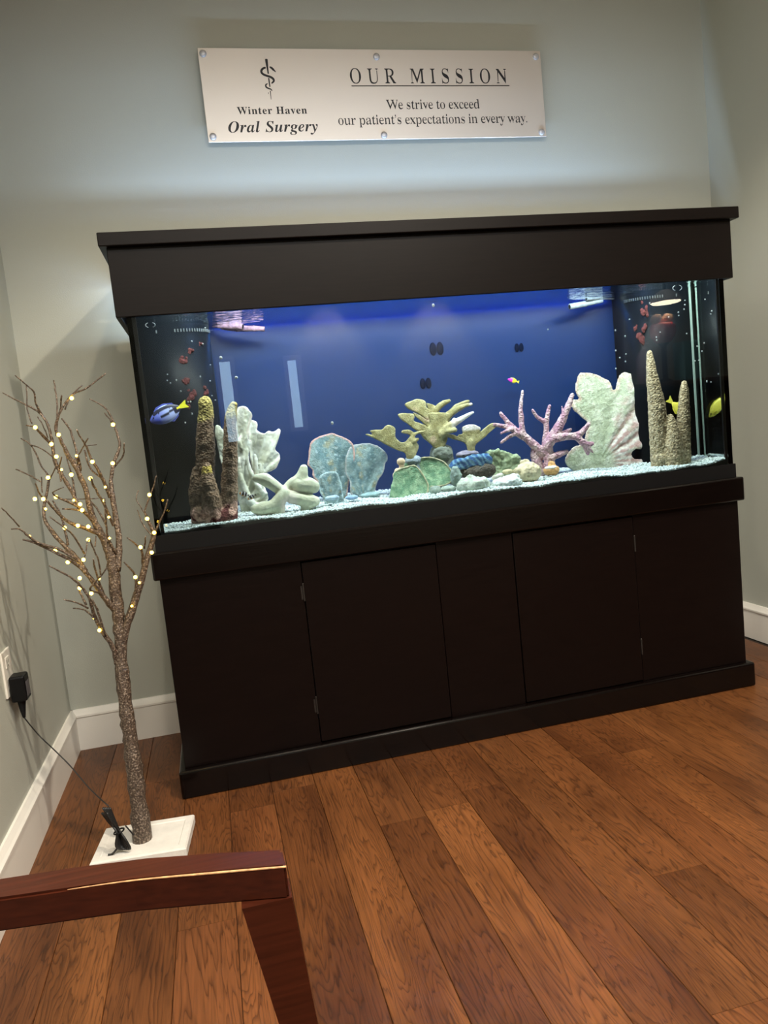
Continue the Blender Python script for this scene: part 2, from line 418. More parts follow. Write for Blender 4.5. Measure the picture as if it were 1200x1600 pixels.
for k in range(k0, 40):
    xa, xb = X0+k*PW, X0+(k+1)*PW
    xa = max(xa, XL); xb = min(xb, 4.2)
    if k >= 25: ya, yb = -3.6, -0.95
    j = JOINT.get(k, -0.3-rng.random()*1.1)
    cuts = [0.0]; y = j
    while y+PLEN < -0.02: y += PLEN
    while y > -3.6: cuts.append(y); y -= PLEN
    cuts.append(-3.6)
    ji = [i for i, c in enumerate(cuts) if abs(c-j) < 1e-6]; base = ji[0] if ji else 1
    for i in range(len(cuts)-1):
        y1, y0 = cuts[i], cuts[i+1]
        if xb > XR and y1 > -0.95:
            y1 = -0.95
            if y0 > y1-0.05: continue
        e = 0.0005; q = 0.0011
        g = 0.0003
        V = [(xa+e, y0+g, -0.006), (xb-e, y0+g, -0.006), (xb-e, y1-g, -0.006), (xa+e, y1-g, -0.006),
             (xa+e, y0+g, -q), (xb-e, y0+g, -q), (xb-e, y1-g, -q), (xa+e, y1-g, -q),
             (xa+e+q, y0+g+0.0003, 0), (xb-e-q, y0+g+0.0003, 0), (xb-e-q, y1-g-0.0003, 0), (xa+e+q, y1-g-0.0003, 0)]
        F = [(a+b, (a+1) % 4+b, (a+1) % 4+b+4, a+b+4) for b in (0, 4) for a in range(4)]+[(8, 9, 10, 11), (3, 2, 1, 0)]
        o = link('plank', mesh('plank', V, F), MT['wood'], floor)
        t = TONE.get((k, i-base+1 if i >= base else 0))
        if t is None:
            g = 0.80+0.34*rng.random(); t = (g, g*(0.93+0.06*rng.random()), g*(0.88+0.08*rng.random()))
        o.color = (*t, 1)

# baseboards with a moulded cap
def baseboard(name, p0, p1, nrm, parent=None):
    prof = [(0, 0), (0.015, 0), (0.015, 0.112), (0.019, 0.116), (0.019, 0.122), (0.014, 0.128), (0.009, 0.136), (0.006, 0.141), (0, 0.141)]
    V = []; n = len(prof)
    for p in (p0, p1):
        for (d, z) in prof: V.append((p[0]+nrm[0]*d, p[1]+nrm[1]*d, z))
    F = [(i, (i+1) % n, (i+1) % n+n, i+n) for i in range(n)]+[tuple(range(n)), tuple(range(2*n-1, n-1, -1))]
    me = mesh(name, V, F); fix_normals(me); return struct(link(name, me, WHT))
baseboard('baseboard_back', (XL, 0), (XR, 0), (0, -1))
baseboard('baseboard_left', (XL, 0), (XL, -6.2), (1, 0))
baseboard('baseboard_right', (XR, 0), (XR, -0.95), (-1, 0))

# recessed ceiling lights
CAN_LABEL = ['recessed ceiling light above the twig tree side of the aquarium', 'recessed ceiling light above the floor before the right half of the aquarium', 'recessed ceiling light behind the armchair',
    'recessed ceiling light between armchair and reception counter', 'recessed ceiling light before the reception counter', 'recessed ceiling light behind the reception counter',
    'recessed ceiling light by the rear wall nearer the windows', 'recessed ceiling light by the rear wall farther from the windows']
for i, (x, y, _) in enumerate(CANS+[(0.60, -5.95, 0), (1.75, -5.95, 0)]):
    t = thing('ceiling_light', CAN_LABEL[i], 'ceiling light', (x, y, H), 'recessed ceiling lights')
    link('trim_ring', mesh('trim_ring', *tube_vf([(x+0.085*math.cos(a), y+0.085*math.sin(a), H-0.004) for a in np.linspace(0, 2*math.pi, 24, endpoint=False)], 0.010, 6, closed=True), smooth=True), WHT, t)
    link('lens', mesh('lens', *lathe_vf((x, y, H-0.006), [(0.078, 0.0), (0.078, 0.004)], 24)), MT['can'], t)

for i, (x, y) in enumerate(FILL_PANELS):  # housings made up for the added fill lights
    t = thing('fill_panel', 'unseen added fill light panel nearer the '+('left wall', 'reception counter')[i], 'ceiling light', (x, y, H), 'added fill light panels')
    box('frame', x-0.60, x+0.60, y-0.30, y+0.30, H-0.018, H, WHT, t, 0.003, 1)

pd = thing('pendant_lamp', 'round lit pendant lamp mirrored in the right end of the aquarium glass', 'lamp', PENDANT)
link('shade', mesh('shade', *lathe_vf((PENDANT[0], PENDANT[1], PENDANT[2]), [(0.115, 0.0), (0.118, 0.01), (0.10, 0.05), (0.03, 0.09)], 28), smooth=True), WHT, pd)
link('lamp_lens', mesh('lamp_lens', *lathe_vf((PENDANT[0], PENDANT[1], PENDANT[2]-0.012), [(0.10, 0.0), (0.112, 0.010)], 28)), emit('pendant_lens', (1.0, 0.86, 0.62), 22), pd)
link('rod', mesh('rod', *tube_vf([(PENDANT[0], PENDANT[1], PENDANT[2]+0.08), (PENDANT[0], PENDANT[1], H)], 0.008, 8)), MT['black'], pd)

# ================================================================== mission sign
sx0, sx1, sz0, sz1, sy = -0.6214, 0.5952, 1.9824, 2.2808, -0.0245
def metal_sign():
    m, nt, b = newmat('champagne_metal')
    b.inputs['Base Color'].default_value = (*lin(226, 218, 208), 1); b.inputs['Metallic'].default_value = 0.6; b.inputs['Roughness'].default_value = 0.42
    tc = N(nt, 'ShaderNodeTexCoord'); mp = N(nt, 'ShaderNodeMapping'); mp.inputs['Scale'].default_value = (3, 3, 400)
    nt.links.new(tc.outputs['Object'], mp.inputs[0]); n = N(nt, 'ShaderNodeTexNoise'); n.inputs['Scale'].default_value = 3; n.inputs['Detail'].default_value = 3
    nt.links.new(mp.outputs[0], n.inputs['Vector']); add_bump(nt, b, n.outputs[0], 0.03, 0.001)
    return m
sign = thing('mission_sign', 'champagne metal wall sign reading OUR MISSION hung above the aquarium', 'sign', ((sx0+sx1)/2, 0, (sz0+sz1)/2))
box('sign_panel', sx0, sx1, sy-0.003, sy, sz0, sz1, metal_sign(), sign, 0.0008, 1)
SY = sy-0.003
for (x, z) in ((-0.605, 2.262), (-0.019, 2.256), (0.576, 2.260), (-0.605, 2.000), (-0.019, 1.996), (0.576, 1.998)):
    V, F = lathe_vf((0, 0, 0), [(0.0065, 0), (0.0065, 0.023), (0.010, 0.0235), (0.0115, 0.026), (0.0115, 0.031), (0.009, 0.034), (0.004, 0.035)], 20)
    V = [(x+a, -c, z+b) for (a, b, c) in V]
    me = mesh('standoff_cap', V, F, True); fix_normals(me); link('standoff_cap', me, MT['chrome'], sign)
GLYPH = {"b":{"H":[545,[[[16,0],[16,18],[47,23],[65,33],[75,52],[78,84],[78,395],[74,423],[65,442],[46,452],[17,457],[17,475],[252,475],[252,457],[229,454],[213,450],[202,443],[195,433],[191,417],[190,395],[190,261],[356,261],[356,395],[355,417],[352,433],[345,443],[334,450],[317,454],[294,457],[294,475],[529,475],[529,457],[498,452],[480,442],[471,424],[468,395],[468,84],[471,54],[481,34],[499,23],[529,18],[529,0],[294,0],[294,18],[324,22],[343,32],[353,51],[356,84],[356,230],[190,230],[190,84],[193,52],[202,33],[221,23],[252,18],[252,0]]]],"W":[637,[[[178,-11],[34,410],[25,431],[16,445],[3,454],[-16,457],[-16,475],[188,475],[188,457],[169,455],[156,450],[149,441],[146,428],[148,411],[154,389],[232,160],[314,368],[298,416],[289,436],[279,448],[263,454],[239,457],[239,475],[458,475],[458,457],[437,455],[422,450],[413,441],[410,429],[416,403],[494,173],[564,385],[570,407],[572,424],[569,439],[561,449],[546,454],[524,457],[524,475],[650,475],[650,457],[632,451],[620,439],[609,421],[599,395],[465,-11],[446,-11],[329,322],[198,-11]]]],"a":[358,[[[265,-11],[242,-8],[225,1],[214,16],[209,36],[184,16],[157,2],[129,-6],[99,-9],[67,-4],[42,12],[26,36],[21,66],[24,88],[32,108],[46,126],[66,142],[124,171],[207,198],[207,251],[204,277],[195,294],[178,305],[154,308],[120,302],[109,286],[118,267],[126,254],[128,241],[125,224],[114,210],[99,202],[81,199],[61,202],[47,212],[37,227],[34,246],[39,270],[51,290],[72,307],[99,321],[131,329],[169,332],[233,325],[274,305],[298,270],[305,219],[305,65],[307,41],[311,37],[317,36],[325,38],[334,43],[343,29],[306,-1]],[[158,35],[168,37],[181,43],[195,52],[207,66],[207,176],[170,163],[144,144],[128,119],[123,88],[125,65],[132,48],[142,38]]]],"e":[314,[[[160,-11],[122,-5],[88,11],[60,37],[39,71],[25,114],[20,164],[25,210],[39,251],[62,284],[91,310],[125,326],[164,332],[192,329],[218,322],[240,309],[259,292],[275,270],[286,244],[292,214],[295,181],[295,173],[122,173],[128,117],[144,76],[171,52],[208,44],[228,47],[247,55],[265,70],[281,90],[297,76],[269,38],[237,11],[201,-5]],[[121,200],[210,200],[210,224],[208,262],[201,289],[189,304],[168,309],[147,303],[133,285],[124,255],[121,212]]]],"i":[207,[[[105,377],[84,381],[68,392],[56,409],[53,430],[56,450],[68,468],[84,479],[105,483],[126,479],[142,468],[154,450],[158,430],[154,409],[142,392],[125,381]],[[19,0],[19,17],[36,20],[47,27],[53,39],[55,58],[55,263],[53,284],[49,297],[39,303],[21,306],[22,323],[155,323],[155,58],[156,40],[161,27],[171,20],[188,17],[188,0]]]],"n":[397,[[[19,0],[19,17],[36,20],[47,27],[53,39],[55,58],[55,264],[53,283],[48,296],[37,304],[20,307],[20,323],[154,323],[154,279],[175,302],[198,319],[224,328],[253,332],[293,325],[322,304],[339,269],[344,221],[344,58],[346,39],[351,27],[362,20],[379,17],[379,0],[211,0],[211,17],[216,17],[228,19],[238,27],[243,40],[245,58],[245,226],[243,251],[239,269],[229,279],[211,283],[181,273],[154,245],[154,58],[156,39],[161,27],[171,20],[188,17],[188,0]]]],"r":[300,[[[19,0],[19,17],[36,20],[47,27],[53,39],[55,58],[55,263],[53,284],[48,297],[38,303],[21,306],[22,323],[152,323],[152,263],[172,292],[195,314],[219,327],[243,332],[269,328],[287,317],[298,299],[302,277],[299,259],[290,244],[276,235],[258,232],[242,234],[231,240],[216,260],[207,268],[197,271],[182,266],[169,252],[159,229],[155,200],[155,58],[158,38],[166,26],[181,20],[206,17],[206,0]]]],"t":[238,[[[129,-10],[93,-5],[69,11],[55,37],[50,74],[50,291],[21,291],[21,312],[60,350],[92,385],[117,415],[134,442],[151,442],[151,323],[216,323],[216,291],[151,291],[151,85],[152,66],[156,53],[163,45],[175,42],[197,51],[215,78],[232,69],[213,34],[190,10],[162,-5]]]],"v":[319,[[[148,-11],[40,258],[23,293],[13,302],[-3,306],[-3,323],[171,323],[171,307],[162,307],[141,302],[134,288],[136,279],[193,127],[246,263],[251,284],[242,301],[212,307],[212,323],[318,323],[318,307],[301,301],[289,291],[280,275],[271,253],[167,-11]]]]," ":[195,[]]},"i":{"O":[498,[[[186,-12],[150,-9],[118,0],[89,14],[65,34],[45,59],[31,88],[22,122],[20,160],[25,212],[40,264],[63,314],[94,361],[131,402],[172,437],[205,457],[239,471],[275,479],[312,482],[349,479],[382,471],[410,457],[435,437],[455,412],[469,383],[477,350],[480,313],[475,261],[461,208],[439,157],[408,110],[371,68],[328,34],[294,14],[259,-1],[223,-9]],[[192,13],[215,16],[237,26],[258,41],[278,63],[315,123],[348,205],[370,291],[378,365],[373,405],[359,434],[337,452],[307,458],[280,453],[254,438],[230,415],[207,386],[183,345],[162,299],[144,250],[131,200],[123,151],[120,107],[125,66],[139,37],[161,19]]]],"S":[384,[[[160,-12],[116,-6],[60,11],[40,15],[32,13],[25,9],[10,-8],[-9,-8],[27,151],[47,151],[47,146],[54,88],[74,47],[107,22],[151,13],[174,16],[195,26],[212,40],[226,58],[234,79],[237,102],[235,122],[228,140],[215,158],[198,177],[148,223],[103,269],[89,288],[79,307],[74,328],[73,351],[78,386],[92,418],[114,445],[143,465],[178,478],[216,482],[259,478],[308,464],[326,461],[342,466],[356,480],[375,480],[342,336],[321,336],[322,344],[322,351],[319,381],[310,407],[296,428],[278,444],[257,454],[233,458],[205,452],[181,436],[165,413],[160,384],[163,364],[173,345],[187,326],[205,307],[229,286],[253,265],[282,235],[305,203],[320,169],[325,131],[322,99],[314,71],[301,47],[282,26],[258,10],[230,-2],[197,-10]]]],"a":[350,[[[55,-9],[25,-3],[1,14],[-14,42],[-20,76],[-16,114],[-5,153],[12,192],[33,229],[59,261],[88,288],[131,314],[172,323],[191,320],[206,311],[217,297],[223,277],[235,316],[309,316],[251,113],[242,77],[238,58],[241,46],[249,42],[270,54],[297,91],[312,81],[286,42],[259,13],[232,-3],[205,-9],[186,-6],[173,2],[164,16],[162,36],[163,54],[169,78],[143,40],[116,13],[87,-4]],[[97,43],[113,47],[129,58],[144,76],[159,99],[172,125],[184,153],[193,182],[201,210],[205,236],[207,258],[205,273],[200,284],[191,290],[179,293],[163,288],[147,275],[130,254],[114,228],[99,198],[86,166],[72,120],[68,84],[70,66],[75,53],[84,45]]]],"e":[281,[[[91,-10],[49,-2],[17,20],[-4,55],[-11,102],[-7,140],[6,179],[26,216],[51,250],[81,280],[114,303],[149,318],[183,323],[215,318],[239,305],[255,285],[260,258],[249,218],[215,181],[160,150],[82,130],[78,92],[81,69],[91,52],[106,41],[127,37],[147,41],[166,53],[185,72],[204,99],[223,87],[196,45],[165,14],[130,-4]],[[88,153],[119,163],[146,179],[169,198],[187,221],[198,246],[202,271],[200,283],[195,292],[188,298],[179,300],[155,290],[131,263],[107,216]]]],"g":[311,[[[81,-145],[24,-140],[-19,-124],[-45,-99],[-53,-69],[-48,-46],[-32,-26],[-5,-10],[34,6],[6,29],[-3,53],[1,71],[12,87],[32,103],[60,119],[37,136],[21,153],[12,173],[9,197],[14,229],[29,259],[52,285],[83,305],[118,318],[155,323],[208,314],[254,288],[315,288],[312,259],[272,259],[274,247],[275,235],[270,201],[254,170],[230,145],[200,125],[163,113],[123,109],[87,111],[73,99],[69,88],[76,75],[97,66],[141,53],[189,33],[210,22],[225,9],[238,-12],[243,-38],[238,-67],[222,-93],[197,-115],[165,-131],[125,-141]],[[121,130],[139,135],[156,148],[171,169],[182,196],[190,225],[193,257],[191,276],[185,289],[176,297],[162,300],[144,295],[127,280],[112,258],[100,231],[92,201],[90,171],[92,153],[97,140],[107,133]],[[88,-122],[121,-118],[147,-106],[163,-89],[169,-69],[163,-49],[144,-34],[112,-20],[63,-4],[39,-17],[22,-32],[11,-48],[8,-64],[13,-87],[31,-105],[57,-118]]]],"l":[181,[[[41,-10],[20,-6],[3,4],[-7,20],[-11,41],[-8,64],[-2,88],[81,387],[90,432],[83,447],[61,452],[55,452],[54,469],[127,479],[190,490],[83,90],[78,72],[76,56],[78,46],[87,43],[108,55],[137,92],[151,82],[123,41],[97,13],[71,-4]]]],"r":[272,[[[-15,0],[44,220],[52,250],[54,265],[47,279],[25,284],[19,284],[18,302],[158,323],[119,197],[151,253],[165,275],[179,292],[192,305],[205,315],[218,321],[232,323],[249,320],[261,311],[268,296],[270,276],[267,256],[259,240],[246,230],[230,227],[210,232],[194,248],[188,251],[164,234],[132,182],[115,144],[99,102],[83,53],[69,0]]]],"u":[372,[[[48,-10],[25,-7],[8,3],[-2,20],[-5,43],[0,78],[15,136],[39,220],[46,247],[48,265],[41,279],[20,284],[13,284],[13,302],[76,310],[152,323],[84,82],[79,55],[82,45],[92,41],[111,46],[131,61],[151,85],[174,118],[214,206],[246,314],[329,314],[261,60],[264,50],[268,47],[272,46],[282,49],[292,58],[304,73],[319,95],[335,84],[306,43],[279,14],[252,-4],[224,-10],[204,-6],[189,4],[180,20],[176,42],[189,107],[153,55],[119,19],[85,-3]]]],"y":[293,[[[-31,-146],[-53,-143],[-69,-134],[-80,-120],[-83,-104],[-80,-88],[-71,-75],[-58,-67],[-43,-64],[-27,-67],[-8,-76],[9,-86],[21,-89],[29,-87],[40,-81],[61,-59],[79,-32],[84,-18],[86,-6],[83,31],[73,93],[60,163],[46,222],[34,261],[25,280],[15,287],[-1,288],[-10,288],[-10,307],[23,311],[50,316],[71,321],[88,323],[103,308],[117,265],[133,189],[154,78],[199,167],[214,220],[209,235],[195,248],[180,262],[175,280],[178,297],[187,311],[201,320],[218,323],[236,320],[250,310],[258,296],[261,276],[259,256],[251,228],[223,158],[182,77],[132,-5],[105,-43],[77,-77],[49,-105],[21,-127],[-6,-142]]]]," ":[195,[]]},"r":{".":[153,[[[76,78],[60,74],[60,65],[54,52],[50,36],[54,19],[60,6],[60,-3],[76,-6],[93,-3],[92,6],[99,19],[102,36],[99,52],[92,65],[93,74]]]],"I":[272,[[[35,0],[35,18],[44,24],[77,34],[96,51],[99,78],[99,403],[96,430],[78,446],[47,454],[35,457],[35,475],[234,475],[234,457],[224,454],[193,446],[173,430],[169,403],[169,81],[171,61],[175,46],[190,35],[215,27],[232,22],[235,18],[235,0]]]],"M":[661,[[[36,0],[36,18],[45,23],[79,33],[90,52],[86,83],[99,398],[98,419],[94,433],[77,444],[55,450],[38,455],[36,457],[36,475],[174,475],[311,148],[468,475],[622,475],[622,457],[615,452],[581,441],[566,423],[563,394],[563,89],[564,63],[568,44],[581,32],[606,24],[622,20],[622,18],[622,0],[433,0],[433,18],[435,21],[451,26],[476,34],[490,46],[494,63],[495,87],[495,416],[300,0],[300,0],[129,405],[103,83],[99,50],[110,31],[145,21],[155,18],[155,0]]]],"N":[514,[[[436,-11],[128,365],[111,82],[97,51],[107,32],[142,22],[153,18],[153,0],[40,0],[40,18],[41,20],[56,24],[80,32],[87,43],[86,60],[79,82],[92,405],[64,438],[44,452],[40,457],[40,475],[147,475],[391,176],[407,393],[415,416],[414,432],[407,443],[384,450],[368,454],[366,457],[366,475],[479,475],[479,457],[470,453],[434,443],[425,424],[440,393],[440,-11]]]],"O":[547,[[[272,-11],[222,-6],[176,8],[145,30],[114,60],[88,97],[67,139],[54,187],[50,237],[54,288],[67,335],[88,377],[114,414],[146,444],[177,467],[225,481],[277,486],[326,481],[372,467],[403,445],[434,415],[460,379],[481,337],[494,289],[498,237],[494,187],[481,139],[460,97],[434,60],[402,30],[370,8],[323,-6]],[[276,13],[336,27],[383,69],[409,139],[416,237],[414,289],[408,335],[396,373],[377,405],[354,430],[328,448],[298,458],[271,462],[211,448],[164,406],[138,336],[130,237],[132,186],[139,141],[151,102],[171,70],[194,45],[219,27],[249,16]]]],"R":[493,[[[37,0],[37,18],[47,23],[83,33],[95,52],[99,84],[99,395],[95,423],[81,442],[46,452],[38,457],[38,475],[226,475],[318,467],[370,444],[389,426],[402,405],[411,379],[414,349],[407,309],[390,276],[362,251],[311,233],[433,53],[462,27],[483,20],[498,18],[480,18],[480,0],[370,0],[228,221],[169,221],[169,84],[172,52],[185,33],[221,23],[231,18],[231,0]],[[169,244],[212,244],[259,250],[305,269],[331,302],[337,350],[332,393],[311,425],[270,443],[234,449],[211,447],[178,440],[171,426],[169,402]]]],"S":[407,[[[56,-11],[56,165],[65,165],[75,98],[105,52],[156,25],[205,15],[241,21],[276,37],[298,62],[307,93],[305,115],[294,135],[274,152],[235,167],[169,199],[131,230],[98,263],[79,301],[72,346],[73,386],[83,420],[100,447],[120,468],[154,481],[193,486],[215,485],[239,481],[294,467],[304,464],[312,463],[327,469],[334,486],[343,486],[343,333],[336,333],[331,369],[318,401],[296,427],[263,447],[231,459],[202,463],[170,459],[139,445],[119,423],[110,396],[113,371],[127,351],[152,333],[197,316],[264,284],[302,264],[315,243],[333,220],[344,196],[351,169],[354,139],[351,97],[338,60],[317,30],[293,8],[250,-6],[200,-11],[165,-8],[131,1],[103,10],[88,13],[79,11],[72,7],[68,0],[64,-11]]]],"U":[513,[[[258,-13],[213,-11],[175,-3],[156,11],[136,30],[120,54],[107,84],[100,120],[97,162],[97,395],[94,423],[79,442],[45,452],[36,457],[36,475],[230,475],[230,457],[228,454],[211,450],[188,443],[172,433],[168,417],[167,395],[167,146],[173,92],[194,54],[235,31],[286,23],[340,32],[378,59],[401,103],[409,166],[416,394],[421,423],[411,441],[376,452],[363,457],[363,475],[473,475],[473,457],[467,451],[432,439],[424,421],[440,394],[440,189],[438,139],[429,96],[415,61],[396,34],[371,13],[339,-2],[302,-10]]]],"W":[637,[[[198,-11],[53,410],[44,431],[27,445],[3,454],[5,457],[5,475],[167,475],[167,457],[169,455],[149,450],[128,441],[125,428],[127,411],[134,389],[213,160],[334,368],[318,416],[309,436],[286,448],[263,454],[260,457],[260,475],[437,475],[437,457],[437,455],[416,450],[392,441],[389,429],[395,403],[474,173],[564,385],[570,407],[582,424],[579,439],[568,449],[546,454],[545,457],[545,475],[629,475],[629,457],[627,451],[604,439],[593,421],[593,395],[465,-11],[466,-11],[349,322],[198,-11]]]],"a":[358,[[[265,-11],[242,-8],[242,1],[233,16],[228,36],[184,16],[157,2],[129,-6],[99,-9],[67,-4],[60,12],[47,36],[42,66],[44,88],[52,108],[63,126],[79,142],[124,171],[227,198],[227,251],[222,277],[205,294],[178,305],[154,308],[114,302],[93,286],[102,267],[108,254],[110,241],[106,224],[99,210],[99,202],[81,199],[61,202],[62,212],[55,227],[53,246],[57,270],[68,290],[84,307],[99,321],[131,329],[169,332],[233,325],[259,305],[279,270],[286,219],[284,65],[286,41],[299,37],[317,36],[325,38],[319,43],[328,29],[293,-1]],[[158,35],[168,37],[181,43],[209,52],[227,66],[227,176],[170,163],[136,144],[111,119],[103,88],[105,65],[113,48],[133,38]]]],"c":[306,[[[162,-11],[124,-5],[103,11],[78,37],[58,71],[45,111],[40,156],[45,204],[58,247],[80,282],[107,309],[139,327],[182,333],[227,327],[248,311],[266,286],[272,256],[270,238],[262,224],[264,216],[246,213],[228,216],[230,225],[223,240],[221,261],[222,272],[222,283],[209,303],[176,309],[145,302],[120,281],[104,245],[97,195],[103,128],[124,79],[144,62],[164,50],[192,42],[213,40],[249,49],[273,75],[287,63],[269,31],[237,8],[202,-6]]]],"d":[386,[[[146,-11],[111,-5],[93,11],[72,36],[55,69],[45,109],[41,153],[45,204],[56,247],[74,283],[96,310],[117,326],[152,332],[175,329],[197,322],[216,309],[252,292],[253,418],[250,436],[230,448],[206,455],[204,458],[204,475],[312,475],[312,78],[313,56],[318,42],[344,34],[347,29],[347,11],[306,6],[253,-11],[253,41],[216,18],[196,2],[173,-7]],[[179,29],[195,33],[210,43],[243,59],[252,79],[252,252],[246,268],[231,281],[199,290],[181,293],[143,285],[119,260],[106,219],[102,160],[105,102],[117,61],[141,37]]]],"e":[314,[[[160,-11],[122,-5],[101,11],[77,37],[58,71],[45,114],[41,164],[46,210],[59,251],[76,284],[100,310],[125,326],[164,332],[192,329],[218,322],[232,309],[248,292],[261,270],[270,244],[272,214],[274,181],[274,173],[101,173],[107,117],[126,76],[160,52],[208,44],[228,47],[247,55],[265,70],[267,90],[283,76],[269,38],[237,11],[201,-5]],[[102,200],[227,200],[227,224],[223,262],[213,289],[194,304],[168,309],[141,303],[120,285],[107,255],[102,212]]]],"i":[207,[[[105,377],[84,381],[85,392],[77,409],[73,430],[77,450],[85,468],[84,479],[105,483],[126,479],[125,468],[133,450],[137,430],[133,409],[125,392],[125,381]],[[40,0],[40,17],[36,20],[62,27],[73,39],[75,58],[75,263],[73,284],[68,297],[39,303],[42,306],[43,323],[135,323],[134,58],[136,40],[144,27],[171,20],[167,17],[167,0]]]],"n":[397,[[[40,0],[40,17],[36,20],[61,27],[73,39],[75,58],[75,264],[73,283],[65,296],[37,304],[41,307],[41,323],[133,323],[133,279],[175,302],[198,319],[224,328],[253,332],[293,325],[304,304],[319,269],[325,221],[324,58],[326,39],[336,27],[362,20],[358,17],[358,0],[232,0],[232,17],[216,17],[228,19],[253,27],[264,40],[265,58],[265,226],[263,251],[257,269],[240,279],[211,283],[167,273],[134,245],[134,58],[135,39],[144,27],[171,20],[167,17],[167,0]]]],"o":[351,[[[176,-11],[132,-5],[104,12],[77,38],[57,73],[45,114],[40,160],[45,207],[57,249],[77,284],[104,310],[132,326],[175,332],[218,326],[246,310],[272,284],[292,250],[305,208],[310,160],[306,113],[292,71],[273,37],[247,11],[218,-5]],[[176,12],[207,19],[230,41],[239,59],[246,85],[249,160],[245,237],[231,282],[206,304],[176,312],[144,304],[119,282],[105,237],[102,161],[105,85],[113,59],[122,41],[144,19]]]],"p":[387,[[[39,-145],[39,-129],[32,-127],[48,-122],[66,-115],[73,-105],[75,-67],[76,253],[74,280],[68,295],[38,303],[41,307],[41,323],[128,323],[128,274],[167,299],[188,318],[212,329],[240,333],[275,327],[293,311],[314,285],[330,252],[341,212],[345,167],[341,118],[330,75],[313,39],[291,12],[272,-5],[237,-11],[212,-8],[190,1],[171,14],[134,34],[134,-60],[134,-85],[138,-103],[150,-115],[174,-123],[188,-126],[185,-128],[185,-145]],[[204,29],[242,37],[266,62],[280,103],[283,161],[280,217],[269,258],[247,282],[207,290],[178,279],[134,245],[134,71],[144,53],[159,40],[188,32]]]],"r":[300,[[[40,0],[40,17],[36,20],[62,27],[74,39],[75,58],[75,263],[73,284],[66,297],[38,303],[42,306],[43,323],[131,323],[131,263],[185,292],[208,314],[219,327],[243,332],[269,328],[272,317],[277,299],[281,277],[278,259],[272,244],[276,235],[258,232],[242,234],[245,240],[230,260],[219,268],[197,271],[182,266],[150,252],[138,229],[135,200],[135,58],[137,38],[155,26],[181,20],[185,17],[185,0]]]],"s":[300,[[[158,-11],[127,-6],[90,6],[76,9],[62,5],[53,-9],[46,-9],[46,110],[55,110],[60,71],[82,41],[117,22],[146,15],[169,18],[193,28],[208,42],[215,61],[205,88],[174,109],[111,135],[92,155],[73,176],[62,201],[57,230],[63,270],[80,303],[102,325],[147,333],[173,329],[207,321],[215,319],[222,318],[232,321],[240,333],[245,333],[245,231],[238,231],[232,264],[213,289],[181,304],[155,309],[136,306],[115,298],[102,286],[96,270],[97,255],[105,242],[122,231],[153,221],[200,197],[217,179],[234,158],[245,132],[249,99],[245,54],[227,19],[202,-3]]]],"t":[238,[[[129,-10],[93,-5],[87,11],[75,37],[70,74],[70,291],[42,291],[42,312],[75,350],[107,385],[126,415],[134,442],[138,442],[138,323],[195,323],[195,291],[130,291],[130,85],[132,66],[137,53],[151,45],[175,42],[197,51],[215,78],[232,69],[213,34],[190,10],[162,-5]]]],"u":[391,[[[137,-11],[108,-3],[85,18],[72,53],[68,101],[68,258],[66,280],[61,294],[30,303],[33,307],[33,323],[128,323],[128,77],[131,61],[142,48],[169,40],[184,37],[225,45],[258,69],[258,258],[256,281],[248,295],[218,303],[218,307],[218,323],[318,323],[316,73],[318,53],[326,41],[356,34],[354,31],[354,13],[312,7],[259,-11],[259,42],[218,20],[194,4],[166,-7]]]],"v":[319,[[[166,-11],[59,258],[42,293],[13,302],[18,306],[18,323],[150,323],[150,307],[162,307],[130,302],[115,288],[116,279],[175,127],[246,263],[262,284],[253,301],[233,307],[233,323],[297,323],[297,307],[296,301],[275,291],[266,275],[271,253],[167,-11]]]],"w":[453,[[[145,-11],[35,276],[20,296],[-1,302],[10,306],[10,323],[123,323],[123,306],[132,304],[118,301],[100,296],[98,288],[100,277],[106,263],[156,132],[239,245],[229,277],[223,292],[206,301],[189,305],[196,307],[196,323],[316,323],[316,306],[305,301],[288,288],[289,280],[291,273],[332,147],[398,267],[412,287],[411,295],[401,301],[386,305],[390,307],[390,323],[445,323],[445,307],[451,304],[430,296],[410,269],[298,-11],[321,-11],[252,205],[126,-11]]]],"x":[332,[[[26,0],[26,15],[44,30],[73,59],[144,142],[60,274],[34,297],[25,306],[25,323],[155,323],[155,307],[146,303],[127,292],[130,284],[139,271],[176,214],[233,267],[242,280],[260,291],[258,298],[237,302],[226,305],[230,307],[230,323],[303,323],[303,309],[286,295],[256,265],[191,192],[288,38],[308,22],[323,18],[312,16],[312,0],[183,0],[183,17],[175,18],[186,20],[211,25],[213,32],[210,45],[197,62],[159,119],[102,64],[92,48],[77,36],[85,20],[119,15],[102,15],[102,0]]]],"y":[313,[[[55,-146],[30,-142],[25,-130],[14,-111],[10,-88],[14,-70],[23,-55],[32,-45],[37,-41],[54,-44],[52,-51],[58,-63],[61,-79],[61,-85],[60,-91],[65,-100],[90,-103],[103,-96],[119,-77],[135,-46],[164,-5],[57,261],[44,287],[24,300],[8,304],[-4,306],[16,306],[16,323],[148,323],[148,306],[152,305],[141,302],[115,296],[113,286],[115,278],[120,267],[176,124],[240,251],[246,271],[258,286],[256,296],[239,302],[228,305],[232,306],[232,323],[292,323],[292,306],[294,303],[274,293],[265,276],[250,253],[149,-25],[151,-68],[135,-100],[118,-122],[99,-136],[79,-144]]]],"’":[153,[[[41,312],[76,327],[93,351],[101,382],[105,419],[101,444],[93,465],[82,479],[74,484],[58,481],[60,473],[52,459],[49,441],[51,425],[57,413],[64,404],[79,400],[79,380],[74,361],[58,343],[41,325]]]]," ":[195,[]]}}
